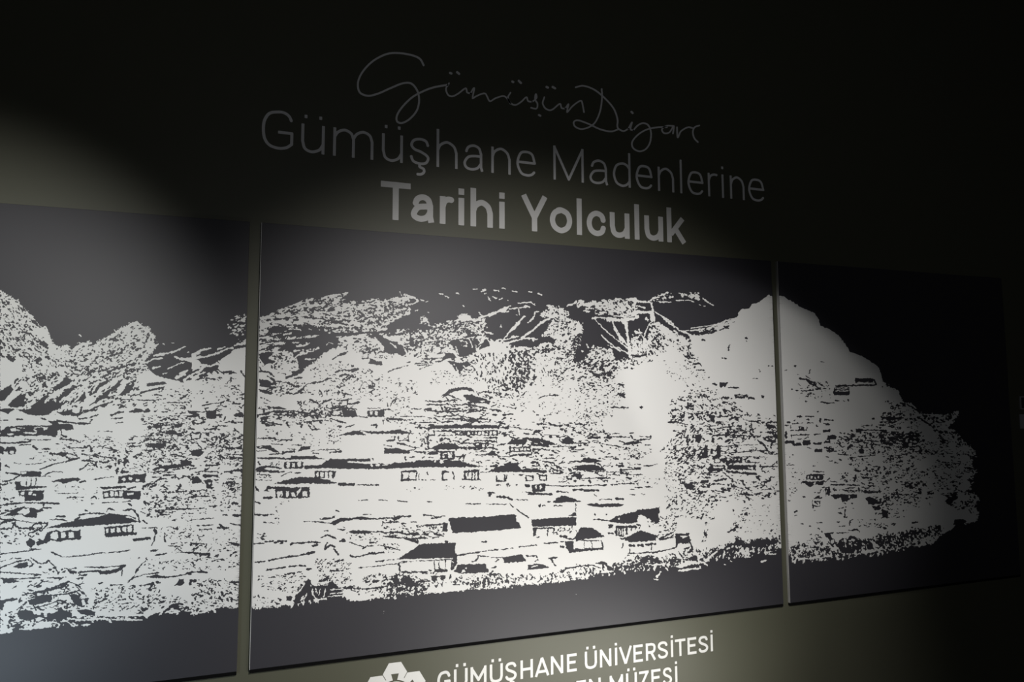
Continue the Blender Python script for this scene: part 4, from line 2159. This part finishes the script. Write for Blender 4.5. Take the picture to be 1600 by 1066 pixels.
# ---------------------------------------------------------------- the three mural panels
PT, PB = EYE+0.64067, EYE-0.92482
PANELS = [(-2.348, -0.10296, 'leftmost dark mural panel with a white hillside print and a small bare peak'),
          (-0.0611, 2.18403, 'widest middle mural panel printed with roofs, houses and trees in white on charcoal'),
          (2.22114, 3.70, 'rightmost mural panel, mostly in shadow, its white mountain slope ending in a ragged tip')]
roots = []
for x0, x1, lab in PANELS:
    t = empty('mural_panel', ((x0+x1)/2, WALL, PB), lab, 'panel', 'printed mural panels on the wall')
    cx = (x0+x1)/2
    link('board', box_me(x0-cx, x1-cx, FRONT-WALL, 0, 0, PT-PB, bevel=0.0008), M_PANEL, t)
    if x0 > -1:                    # the cut left edge of the board, bare and pale
        e = link('board_edge', box_me(x0-cx-0.0021, x0-cx-0.0001, FRONT-WALL+0.0002, 0, 0, PT-PB), M_EDGE, t)
        e['label'] = 'pale bare left edge of the board'
    e = link('shadow_strip', box_me(x0-cx-0.001, x1-cx-0.001, FRONT-WALL+0.0005, 0, -0.0118, -0.0002), M_SHADOW_STRIP, t)  # solid black strip stands in for the shadow line below the board
    e['label'] = 'black strip for the shadow line under the board'
    roots.append((t, x0, x1, cx))

# ---------------------------------------------------------------- the print
SS = 2                                     # grid cells per photo pixel
GY0, GY1 = 425, 1005
NX, NY = 1600*SS+60, (GY1-GY0)*SS
GX0 = -10
mask = np.zeros((NY, NX), bool)
rnd = random.Random(7)


def poly_mask(P):
    xs = [p[0] for p in P]; ys = [p[1] for p in P]
    i0 = max(int(min(xs)), 0); i1 = min(int(max(xs))+2, NX)
    j0 = max(int(min(ys)), 0); j1 = min(int(max(ys))+2, NY)
    if i1 <= i0 or j1 <= j0:
        return None
    sub = np.zeros((j1-j0, i1-i0), bool)
    n = len(P)
    gx = np.arange(i0, i1)
    for j in range(j0, j1):
        hit = []
        for k in range(n):
            (ax, ay), (bx, by) = P[k], P[(k+1) % n]
            if (ay > j) != (by > j):
                hit.append(ax+(j-ay)*(bx-ax)/(by-ay))
        hit.sort()
        for a, b in zip(hit[::2], hit[1::2]):
            sub[j-j0, max(0, math.ceil(a)-i0):max(0, math.floor(b)-i0+1)] = True
    return i0, i1, j0, j1, sub


def rough(P, amp):
    """ragged outline: subdivide the edges and push the new points off them a little"""
    out = []
    for k in range(len(P)):
        (ax, ay), (bx, by) = P[k], P[(k+1) % len(P)]
        L = math.hypot(bx-ax, by-ay); n = max(1, int(L/5))
        for q in range(n):
            t = q/n; a = amp if 0 < q else 0
            out.append((ax+(bx-ax)*t+rnd.uniform(-a, a), ay+(by-ay)*t+rnd.uniform(-a, a)))
    return out


def paint_poly(P, val):
    r = poly_mask(P)
    if r:
        i0, i1, j0, j1, sub = r
        mask[j0:j1, i0:i1][sub] = val


def paint_stroke(P, wd, val, taper=True):
    m_ = wd/2+1
    i0 = max(int(min(p[0] for p in P)-m_), 0); i1 = min(int(max(p[0] for p in P)+m_)+2, NX)
    j0 = max(int(min(p[1] for p in P)-m_), 0); j1 = min(int(max(p[1] for p in P)+m_)+2, NY)
    if i1 <= i0 or j1 <= j0:
        return
    X, Y = np.meshgrid(np.arange(i0, i1, dtype=float), np.arange(j0, j1, dtype=float))
    if taper == 'jit':
        ph = rnd.uniform(0, 6)
        fn = lambda t: 0.55+0.6*np.sqrt(np.clip(np.sin(np.pi*np.clip(t, 0.02, 0.98)), 0, 1))*(0.75+0.35*np.sin(9*t+ph))
    else:
        ph = rnd.uniform(0, 6); kf = len(P)*2.5
        fn = lambda t: 0.9+0.2*np.sin(kf*t+ph)+0.12*np.sin(2.7*kf*t+2*ph)
    v = seg_field(X, Y, P, wd, 'r', fn)
    mask[j0:j1, i0:i1][v > 0] = val


def noise(P, dens, ang, ln, wd, val):
    r = poly_mask(P)
    if not r:
        return
    i0, i1, j0, j1, sub = r
    J, I = np.nonzero(sub)
    n = int(dens/100*len(J)/(ln*wd)*1.05)
    a0 = math.radians(ang)
    for _ in range(n):
        k = rnd.randrange(len(J))
        x, y = I[k]+i0, J[k]+j0
        a = a0+rnd.gauss(0, 0.38)
        L = ln*rnd.choice((0.18, 0.3, 0.45, 0.65, 1.0)); w_ = wd*rnd.uniform(0.55, 1.4)
        dx, dy = math.cos(a)*L/2, math.sin(a)*L/2
        b = rnd.uniform(-0.3, 0.3)*L*0.5
        paint_stroke([(x-dx, y-dy), (x-dy/L*b*2, y+dx/L*b*2), (x+dx, y+dy)], w_, val, 'jit')


ox = oy = 0.0; scl = 5.0
rim = []
for line in ART.strip().splitlines():
    tk = line.split()
    if not tk:
        continue
    c = tk[0]
    if c == 'T':
        ox, oy = float(tk[1]), float(tk[2]); scl = float(tk[3]) if len(tk) > 3 else 5.0
        continue
    pts = [tuple(float(q) for q in p.split(',')) for p in tk[1:] if ',' in p]
    G = [((ox+x/scl-GX0)*SS, (oy+y/scl-GY0)*SS) for x, y in pts]
    u = SS/scl
    if c in 'dl':
        big = len(G) > 5
        if len(G) > 22:            # ragged rim of the hills: flecks on both sides of the outline
            edge = []
            for q in range(len(G)):
                (ax, ay), (bx, by) = G[q], G[(q+1) % len(G)]
                L = math.hypot(bx-ax, by-ay)
                if L < 90:            # the long edges only close the outline
                    edge += [(ax+(bx-ax)*k/max(1, int(L/4)), ay+(by-ay)*k/max(1, int(L/4))) for k in range(int(L/4))]
            for x, y in edge:
                if x > (1125-GX0)*SS and y < (600-GY0)*SS:
                    continue       # the bare peak has a clean outline
                a = rnd.uniform(0, math.pi); L = rnd.uniform(2, 6)
                rim.append((x+rnd.gauss(0, 2.2), y+rnd.gauss(0, 2.2), a, L, rnd.uniform(1.8, 3.6), rnd.random() < 0.5))
        paint_poly(rough(G, 0.9) if big else G, c == 'l')
        for x, y, a, L, w_, v_ in rim:
            paint_stroke([(x-L*math.cos(a)/2, y-L*math.sin(a)/2), (x+L*math.cos(a)/2, y+L*math.sin(a)/2)], w_, v_, 'jit')
        rim = []
    elif c == 'r':
        paint_stroke(G+[G[0]], 8*u, False)
    elif c[0] in 'st':
        paint_stroke(G, float(c[1:])*u*(1.15 if c[0] == 't' else 1.32), c[0] == 't')
    elif c[0] in 'nm':
        noise(G, float(c[1:]), float(tk[1]), float(tk[2])*u, float(tk[3])*u, c[0] == 'm')

# soften to a scalar field and cut it per panel
rng = np.random.default_rng(5)


def soft_noise(n):
    a = rng.standard_normal((NY, NX)).astype(np.float32)
    for _ in range(n):
        a[1:-1] = (a[:-2]+2*a[1:-1]+a[2:])/4
        a[:, 1:-1] = (a[:, :-2]+2*a[:, 1:-1]+a[:, 2:])/4
    return a/a.std()


JJ, II = np.mgrid[0:NY, 0:NX]
wx_ = np.clip(np.rint(II+0.95*soft_noise(4)).astype(int), 0, NX-1)
wy_ = np.clip(np.rint(JJ+0.8*soft_noise(4)).astype(int), 0, NY-1)
fld = mask[wy_, wx_].astype(np.float32)     # wobble, as of ink pulled through a coarse screen
k3 = fld.copy()
k3[1:-1, 1:-1] = (fld[1:-1, 1:-1]*4+2*(fld[:-2, 1:-1]+fld[2:, 1:-1]+fld[1:-1, :-2]+fld[1:-1, 2:])
                  + fld[:-2, :-2]+fld[2:, :-2]+fld[:-2, 2:]+fld[2:, 2:])/16
fld = k3-0.5
fld[0] = fld[-1] = -1
fld[:, 0] = fld[:, -1] = -1
for t, x0, x1, cx in roots:
    # photo columns that can hold this panel
    def col(x):
        out = []
        for z in (PB, PT):
            v = np.array([x, FRONT, z-EYE])
            out.append(800+F_PX*(v@right)/(v@fwd))
        return out
    lo = max(int((min(col(x0))-GX0)*SS)-4, 0) if x0 > -1 else 0
    hi = min(int((max(col(x1))-GX0)*SS)+4, NX)
    sub = fld[:, lo:hi].copy(); sub[:, 0] = sub[:, -1] = -1
    V, polys, segs = march(sub)
    wx, wz = inv(GX0+(V[:, 0]+lo)/SS, GY0+V[:, 1]/SS, FRONT-0.0005)
    m_ = 0.0012
    keep = (wx > x0+m_) & (wx < x1-m_)
    polys = [p[keep[p].any(1)] for p in polys]
    wx = np.clip(wx, x0+m_, x1-m_)
    used = np.unique(np.concatenate([p.ravel() for p in polys]))
    polys = [np.searchsorted(used, p) for p in polys]
    V3 = np.stack([wx[used]-cx, np.full(len(used), FRONT-0.0005-WALL), wz[used]-PB], 1)
    me = build_mesh('print', V3, polys, flip=True)
    p = link('print', me, M_PRINT, t)
    p['label'] = 'off-white silkscreen print of the hillside town'

# ---------------------------------------------------------------- lettering


def glyph(ch, lw):
    B = lw/2; T = 1-lw/2; xh = 0.743; X = xh-lw/2; A = 1.05
    hb = lambda a, b, y: ('s', [(a, y), (b, y)])
    dots = [('b', [(0.14, 0.98), (0.14, 0.98-lw*1.15)]), ('b', [(0.86, 0.98), (0.86, 0.98-lw*1.15)])]
    arch = smooth([(0, X-0.24), (0.14, X-0.09), (0.5, X), (0.86, X-0.1), (1, X-0.28)])+[(1, 0)]
    cup = [(0, xh)]+smooth([(0, B+0.26), (0.12, B+0.07), (0.45, B), (0.82, B+0.07), (1, B+0.22)])
    es = smooth([(0.97, X-0.17), (0.84, X-0.04), (0.5, X), (0.16, X-0.05), (0.03, X-0.18), (0.2, X-0.29),
                 (0.55, X/2+B/2-0.01), (0.88, B+0.24), (0.98, B+0.15), (0.84, B+0.03), (0.5, B), (0.14, B+0.05), (0.0, B+0.19)])
    S = smooth([(0.95, T-0.17), (0.8, T-0.04), (0.5, T), (0.15, T-0.05), (0.03, T-0.2), (0.2, T-0.34), (0.5, 0.51),
                (0.85, B+0.33), (0.98, B+0.2), (0.84, B+0.05), (0.5, B), (0.17, B+0.03), (0.0, B+0.15)])
    cedil = ('b', smooth([(0.52, B), (0.5, -0.05), (0.72, -0.1), (0.74, -0.19), (0.58, -0.25), (0.36, -0.26)]))
    U = [(0, 1)]+smooth([(0, B+0.26), (0.12, B+0.07), (0.5, B), (0.88, B+0.07), (1, B+0.26)])+[(1, 1)]
    d = {
        'G': [('b', smooth([(0.98, T-0.2), (0.88, T-0.07), (0.7, T), (0.48, T), (0.2, T-0.06), (0.04, T-0.24), (0, 0.5),
                            (0.05, B+0.22), (0.22, B+0.06), (0.52, B), (0.8, B+0.03), (1, B+0.13)])+[(1, 0.45), (0.52, 0.45)])],
        'm': [('b', [(0, 0), (0, xh)]), ('b', smooth([(0, X-0.2), (0.09, X-0.07), (0.26, X), (0.43, X-0.07), (0.5, X-0.22)])+[(0.5, 0)]),
              ('b', smooth([(0.5, X-0.2), (0.59, X-0.07), (0.76, X), (0.93, X-0.07), (1, X-0.24)])+[(1, 0)])],
        'u': [('b', cup), ('b', [(1, xh), (1, 0)])],
        's': [('b', es)],
        'h': [('b', [(0, 0), (0, A)]), ('b', arch)],
        'n': [('b', [(0, 0), (0, xh)]), ('b', arch)],
        'a': [('b', smooth([(0.08, X-0.19), (0.2, X-0.06), (0.5, X), (0.8, X-0.06), (0.92, X-0.22)])+[(0.92, B+0.08), (0.99, 0)]),
              ('b', smooth([(0.92, 0.42), (0.55, 0.415), (0.2, 0.37), (0.0, 0.21), (0.1, B+0.04), (0.4, B), (0.72, B+0.05), (0.92, B+0.18)]))],
        'e': [('b', smooth([(0.96, B+0.11), (0.8, B+0.03), (0.53, B), (0.2, B+0.06), (0, 0.36), (0.17, X-0.06), (0.5, X), (0.83, X-0.06), (0.98, 0.40)])+[(0.02, 0.40)])],
        'M': [('b', [(0, 0), (0, 1)]), ('b', [(1, 0), (1, 1)]), ('r', [(0, T), (0.5, B+0.01)]), ('r', [(1, T), (0.5, B+0.01)])],
        'd': [('b', [(1, 0), (1, A)]), ('b', smooth([(1, X-0.14), (0.8, X-0.03), (0.5, X), (0.15, X-0.09), (0, 0.37), (0.15, B+0.09), (0.5, B), (0.8, B+0.04), (1, B+0.15)]))],
        'l': [('b', [(0.5, 0), (0.5, A)])],
        'r': [('b', [(0, 0), (0, xh)]), ('b', smooth([(0, X-0.2), (0.2, X-0.06), (0.6, X), (1.0, X-0.005)]))],
        'i': [('b', [(0.5, 0), (0.5, xh)]), ('b', [(0.5, 1.0), (0.5, 1.0-lw*1.1)])],
        'T': [('b', [(0.5, 0), (0.5, 1)]), hb(0, 1, T)],
        'Y': [('b', [(0, 1), (0.5, 0.38)]), ('b', [(1, 1), (0.5, 0.38)]), ('b', [(0.5, 0.42), (0.5, 0)])],
        'o': [('b', smooth([(0.5, X), (0.14, X-0.09), (0, X/2+B/2), (0.14, B+0.09), (0.5, B), (0.86, B+0.09), (1, X/2+B/2), (0.86, X-0.09), (0.5, X), (0.3, X-0.02)]))],
        'c': [('b', smooth([(0.98, X-0.2), (0.85, X-0.06), (0.5, X), (0.14, X-0.09), (0, X/2+B/2), (0.14, B+0.09), (0.5, B), (0.85, B+0.05), (0.98, B+0.18)]))],
        'k': [('b', [(0, 0), (0, A)]), ('b', [(0.1, 0.24), (0.92, xh)]), ('b', [(0.42, 0.42), (1, 0)])],
        'U': [('b', U)],
        'S': [('b', S)],
        'H': [('b', [(0, 0), (0, 1)]), ('b', [(1, 0), (1, 1)]), ('b', [(0, 0.5), (1, 0.5)])],
        'A': [('b', [(-0.04, 0), (0.5, 1)]), ('b', [(1.04, 0), (0.5, 1)]), ('b', [(0.17, 0.25), (0.83, 0.25)])],
        'N': [('b', [(0, 0), (0, 1)]), ('b', [(1, 0), (1, 1)]), ('b', [(0, 0.97), (1, 0.03)])],
        'E': [('b', [(0, 0), (0, 1)]), hb(0, 0.95, T), hb(0, 0.95, B), ('b', [(0, 0.52), (0.95, 0.52)])],
        'I': [('b', [(0.5, 0), (0.5, 1)]), ('b', [(0.5, 1.27), (0.5, 1.27-lw*0.95)])],
        'V': [('b', [(-0.05, 1), (0.5, 0.02)]), ('b', [(1.05, 1), (0.5, 0.02)])],
        'R': [('b', [(0, 0), (0, 1)]), ('b', [(0, T)]+smooth([(0.6, T), (0.9, T-0.06), (1.0, T-0.2), (0.9, 0.52), (0.6, 0.46)])+[(0, 0.46)]), ('b', [(0.55, 0.46), (1.04, 0)])],
        'Z': [hb(0, 1, T), hb(0, 1, B), ('r', [(0.98, T), (0.02, B)])],
        'D': [('b', [(0, 0), (0, 1)]), ('b', [(0, T)]+smooth([(0.5, T), (0.88, T-0.1), (1, 0.5), (0.88, B+0.1), (0.5, B)])+[(0, B)])],
        'W': [('b', [(0, 0), (0, 1)]), ('b', [(1, 0), (1, 1)]), ('r', [(0, T-0.02), (0.5, 0.3)]), ('r', [(1, T-0.02), (0.5, 0.3)])],
    }
    if ch == 'ü':
        return d['u']+dots
    if ch == 'ş':
        return d['s']+[cedil]
    if ch == 'Ş':
        return d['S']+[cedil]
    if ch == 'Ü':
        return d['U']+[('b', [(0.16, 1.27), (0.16, 1.27-lw*1.0)]), ('b', [(0.84, 1.27), (0.84, 1.27-lw*1.0)])]
    return d[ch]


def letter_line(parent, items, base, cap, lw, m, step):
    """items: (character, photo x left, photo x right, photo y of its middle); set on the straight baseline z = base"""
    for ch, a, b, ym in items:
        wa, _ = inv(a, ym, WALL); wb, _ = inv(b, ym, WALL)
        wa, wb = float(wa), float(wb)
        wd = lw*cap
        x0, x1 = wa+wd/2, wb-wd/2
        if x1 < x0:
            x0 = x1 = (wa+wb)/2
        gx0, gz0 = wa-wd, base-0.33*cap-wd
        nx = int((wb-wa+2*wd)/step)+2; nz = int((1.72*cap+2*wd)/step)
        X, Z = np.meshgrid(gx0+np.arange(nx)*step, gz0+np.arange(nz)*step)
        f = np.full(X.shape, -1.0)
        for cap_, pts in glyph(ch, lw):
            P = [(x0+(x1-x0)*px, base+py*cap) for px, py in pts]
            f = np.maximum(f, seg_field(X, Z, P, wd, cap_))
        f[0] = f[-1] = -1; f[:, 0] = f[:, -1] = -1
        field_letter('letter', f, gx0, gz0, step, parent, m)


def base_cap(xt, yt, xb, yb, spread=1.0):
    zt = float(inv(xt, yt, WALL)[1]); zb = float(inv(xb, yb, WALL)[1])
    return zb, (zt-zb)/spread


# title, line 1 (light weight)
L1 = [('G', 409, 458.5, 205), ('ü', 470.6, 507.4, 212), ('m', 520.5, 583.6, 220), ('ü', 596.7, 629.5, 225), ('ş', 640, 671.6, 238),
      ('h', 682, 715, 235), ('a', 724, 755.6, 248), ('n', 767.5, 797.8, 252), ('e', 806.7, 837.7, 256), ('M', 864.5, 911.8, 256),
      ('a', 920.8, 950.3, 268), ('d', 957.4, 985, 266), ('e', 993, 1019.9, 278), ('n', 1027.7, 1053, 282), ('l', 1061.5, 1066.2, 278),
      ('e', 1074, 1099.5, 288), ('r', 1106, 1122, 290), ('i', 1126.5, 1131.5, 288), ('n', 1140.5, 1163, 295), ('e', 1169, 1194.5, 300)]
zb1, cap1 = base_cap(434, 173.5, 434, 236.5, 1.0)
zM, cM = base_cap(888, 229.5, 888, 281.5)
zb1 = (zb1+zM)/2+0.001
cap1 = (cap1+cM)/2*0.99
t = empty('title_lettering', (float(inv(800, 265, WALL)[0]), WALL, zb1),
          'thin grey sans-serif title line Gümüşhane Madenlerine on the dark wall above the panels', 'lettering')
letter_line(t, L1, zb1, cap1, 0.072, M_THIN, 0.0011)

# title, line 2 (bold)
L2 = [('T', 594.6, 641.4, 315), ('a', 642, 678.8, 325), ('r', 687, 710, 330), ('i', 715.8, 725.6, 327), ('h', 735, 770, 330), ('i', 779.3, 789, 332),
      ('Y', 814, 855.6, 333), ('o', 859, 893.8, 342), ('l', 899.8, 910.2, 340), ('c', 916.6, 947, 350), ('u', 952.8, 983.4, 352),
      ('l', 990, 1000, 350), ('u', 1006.8, 1035.9, 358), ('k', 1041.9, 1071.9, 355)]
zb2, cap2 = base_cap(618, 285.5, 618, 344)
zY, cY = base_cap(836, 305.5, 836, 361)
zb2 = (zb2+zY)/2; cap2 = (cap2+cY)/2
t = empty('title_lettering', (float(inv(830, 335, WALL)[0]), WALL, zb2),
          'bold grey title line Tarihi Yolculuk just above the middle panel', 'lettering')
letter_line(t, L2, zb2, cap2, 0.158, M_LETTER, 0.0012)

# handwritten line
t = empty('script_lettering', (float(inv(830, 170, WALL)[0]), WALL, float(inv(830, 170, WALL)[1])),
          'thin handwritten line Gümüşün Diyarı, topmost on the dark wall', 'lettering')


def script_part(strokes, name='letter'):
    P = [[(x, y) for x, y in s[1]] for s in strokes]
    xs = [x for p in P for x, y in p]; ys = [y for p in P for x, y in p]
    st = 0.4
    gx0, gy0 = min(xs)-4, min(ys)-4
    X, Y = np.meshgrid(np.arange(gx0, max(xs)+4, st), np.arange(gy0, max(ys)+4, st))
    f = np.full(X.shape, -1.0)
    for (wd, _), p in zip(strokes, P):
        f = np.maximum(f, seg_field(X, Y, smooth(p, 7) if len(p) > 2 else p, wd, 'r'))
    field_letter(name, f, 0, 0, st, t, M_THIN, mapper=lambda a, b: inv(gx0+a*st, gy0+b*st, WALL))


def tr(pts, ox_, oy_, s_):
    return [(ox_+x/s_, oy_+y/s_) for x, y in pts]


c1 = lambda *p: tr(p, 380, 60, 3.807)
c2 = lambda *p: tr(p, 780, 100, 3.552)
script_part([(3.0, c1((1073, 160), (1050, 122), (1000, 100), (920, 88), (850, 95), (770, 137), (710, 200), (683, 262), (692, 320), (740, 342), (800, 330),
                      (880, 295), (950, 268), (1000, 270), (1035, 312), (1046, 370), (1032, 430), (990, 480), (945, 504), (915, 494), (915, 458), (945, 410),
                      (1000, 355), (1060, 320), (1130, 293), (1215, 277)))])
script_part([(2.5, c1((1224, 268), (1206, 300), (1218, 336), (1245, 345), (1280, 328), (1322, 298), (1332, 322), (1352, 328))),
             (3.4, c1((1230, 206), (1238, 210))), (3.4, c1((1272, 202), (1284, 212)))])
script_part([(2.4, c1((1352, 328), (1368, 300), (1374, 302), (1364, 355), (1380, 348), (1405, 336), (1436, 328), (1450, 345), (1467, 374), (1500, 357), (1545, 344), (1570, 358), (1590, 390)))])
script_part([(2.4, c2((62, 160), (48, 188), (62, 217), (90, 228), (122, 210), (150, 185), (160, 206), (182, 212))),
             (3.4, c2((72, 98), (78, 101))), (3.4, c2((108, 94), (120, 106)))])
script_part([(2.4, c2((182, 212), (206, 190), (203, 168), (198, 195), (212, 222), (206, 248), (176, 244))), (3.2, c2((220, 284), (228, 288)))])
script_part([(2.4, c2((250, 185), (241, 220), (260, 250), (292, 255), (335, 222), (346, 245), (366, 248))),
             (3.4, c2((262, 128), (270, 132))), (3.4, c2((296, 128), (310, 136)))])
script_part([(2.4, c2((366, 248), (384, 224), (376, 268), (405, 236), (436, 212), (456, 206), (464, 235), (470, 268)))])
script_part([(2.5, c2((424, 130), (468, 122), (530, 145), (590, 195), (636, 250), (656, 308), (655, 345), (664, 362), (690, 373), (716, 360))),
             (2.5, c2((568, 140), (570, 190), (560, 260), (535, 320), (500, 350), (455, 362), (420, 347), (414, 322), (440, 314), (500, 335), (560, 363), (620, 375), (664, 362)))])
script_part([(2.4, c2((716, 360), (736, 325), (728, 362), (744, 369))), (3.2, c2((733, 266), (740, 273)))])
script_part([(2.5, c2((744, 369), (768, 342), (798, 329), (828, 342), (842, 385), (835, 440), (810, 475), (775, 485), (742, 466), (738, 432), (770, 393), (820, 364), (880, 352), (930, 351)))])
script_part([(2.4, c2((962, 344), (930, 344), (903, 362), (914, 384), (944, 380), (968, 345), (964, 386)))])
script_part([(2.4, c2((986, 352), (990, 408), (1008, 374), (1046, 352), (1072, 356)))])
script_part([(2.4, c2((1110, 342), (1084, 352), (1074, 378), (1082, 412), (1102, 434)))])

# museum lettering below the middle panel
L3 = [('G', 683, 704, 1063), ('Ü', 709, 730.5, 1060), ('W', 735, 760, 1057), ('Ü', 765, 785.5, 1052), ('Ş', 789, 807.5, 1050), ('H', 813, 832.5, 1046),
      ('A', 836, 857.5, 1044), ('N', 860.5, 879.8, 1040), ('E', 885.6, 901.5, 1037), ('Ü', 913.5, 932.5, 1031), ('N', 937, 955, 1028), ('I', 959.8, 964.9, 1025),
      ('V', 967.6, 986.6, 1023), ('E', 989.4, 1004.8, 1021), ('R', 1008.8, 1024.2, 1018), ('S', 1027.3, 1043.6, 1015), ('I', 1047.4, 1052, 1013),
      ('T', 1054.5, 1070.8, 1011), ('E', 1074, 1088.4, 1009), ('S', 1091, 1106.4, 1007), ('I', 1109.5, 1114.2, 1005)]
zH, cH = base_cap(822, 1031, 822, 1060.5)
zI, cI = base_cap(1111.8, 992.2, 1111.8, 1017.6)
zb3 = (zH+zI)/2; cap3 = (cH+cI)/2
t = empty('museum_lettering', (float(inv(900, 1035, WALL)[0]), WALL, zb3),
          'bold white capitals GÜMÜŞHANE ÜNİVERSİTESİ below the middle panel', 'lettering')
letter_line(t, L3, zb3, cap3, 0.15, M_VINYL, 0.0009)
L4 = [('W', 829, 851, 1092), ('A', 855, 876, 1088), ('D', 880, 896, 1084), ('E', 900.5, 916, 1080), ('N', 920, 938.6, 1077), ('W', 952.5, 973.5, 1072), ('Ü', 978, 995, 1068),
      ('Z', 998.5, 1013.5, 1065), ('E', 1017.5, 1032.5, 1062), ('S', 1035.5, 1050, 1060), ('I', 1054, 1058.8, 1057)]
zI4 = float(inv(1056.5, 1041, WALL)[1])
t = empty('museum_lettering', (float(inv(960, 1070, WALL)[0]), WALL, zI4-cap3),
          'white capitals ending in EN MÜZESİ, half cut off by the bottom edge', 'lettering')
letter_line(t, L4, zI4-cap3, cap3, 0.15, M_VINYL, 0.0009)

# emblem: ring of six hexagonal lobes round a centre disc
LCX, LCY = 617.0, 1088.0
t = empty('emblem', (float(inv(LCX, LCY, WALL)[0]), WALL, float(inv(LCX, 1120, WALL)[1])),
          'pale honeycomb emblem beside the white capitals, cut off by the photo bottom', 'emblem')
st = 0.4
X, Y = np.meshgrid(np.arange(570, 666, st), np.arange(1025, 1150, st))
uu = X-LCX; vv = (Y-LCY)+0.125*(X-LCX)


def hexf(cx_, cy_, r_):
    a = uu-cx_; b = vv-cy_
    return r_-np.maximum(np.abs(b), np.maximum(np.abs(a*0.866+b*0.5), np.abs(a*0.866-b*0.5)))


f = np.full(X.shape, -9.0)
for k in range(6):
    a = math.radians(90+60*k)
    f = np.maximum(f, hexf(37.0*math.cos(a)*0.9, -36.0*math.sin(a), 16.5))
f = np.maximum(f, 30-np.hypot(uu, vv))
for k in range(6):            # keystone slots
    a = math.radians(90+60*k)
    rr = uu*math.cos(a)-vv*math.sin(a); tt = -uu*math.sin(a)-vv*math.cos(a)
    slot = np.minimum(np.minimum(rr-24, 35-rr), 3.0+0.28*(rr-24)-np.abs(tt))
    f = np.minimum(f, -slot)
ring = 1.3-np.abs(np.hypot(uu, vv)-24)
f = np.minimum(f, -ring)
f[0] = f[-1] = -1; f[:, 0] = f[:, -1] = -1
field_letter('badge', f, 0, 0, st, t, M_VINYL, mapper=lambda a, b: inv(570+a*st, 1025+b*st, WALL))

# the two small plates beyond the right panel
for (ya, yb, lab, frame) in ((619.5, 640, 'upper small framed plate on the dark wall at the far right edge', True),
                             (647.5, 670, 'lower plain grey plate on the dark wall at the far right edge', False)):
    xa, za = [float(q) for q in inv(1593.2, ya, WALL-0.004)]
    zb = float(inv(1595, yb, WALL-0.004)[1])
    wdt = 0.28
    t = empty('wall_plate', (xa+wdt/2, WALL, zb), lab, 'plate', 'small plates right of the panels')
    h = za-zb
    if frame:
        link('backing', box_me(-wdt/2+0.004, wdt/2-0.004, -0.004, 0, 0.004, h-0.004), M_PLATE_D, t)
        for q, (a0, a1, b0, b1) in enumerate(((-wdt/2, wdt/2, 0, 0.006), (-wdt/2, wdt/2, h-0.006, h),
                                              (-wdt/2, -wdt/2+0.006, 0.006, h-0.006), (wdt/2-0.006, wdt/2, 0.006, h-0.006))):
            link('frame_bar', box_me(a0, a1, -0.007, 0, b0, b1, 0.0006), M_PLATE, t)
    else:
        link('plate_face', box_me(-wdt/2, wdt/2, -0.005, 0, 0, h, 0.001), M_PLATE, t)
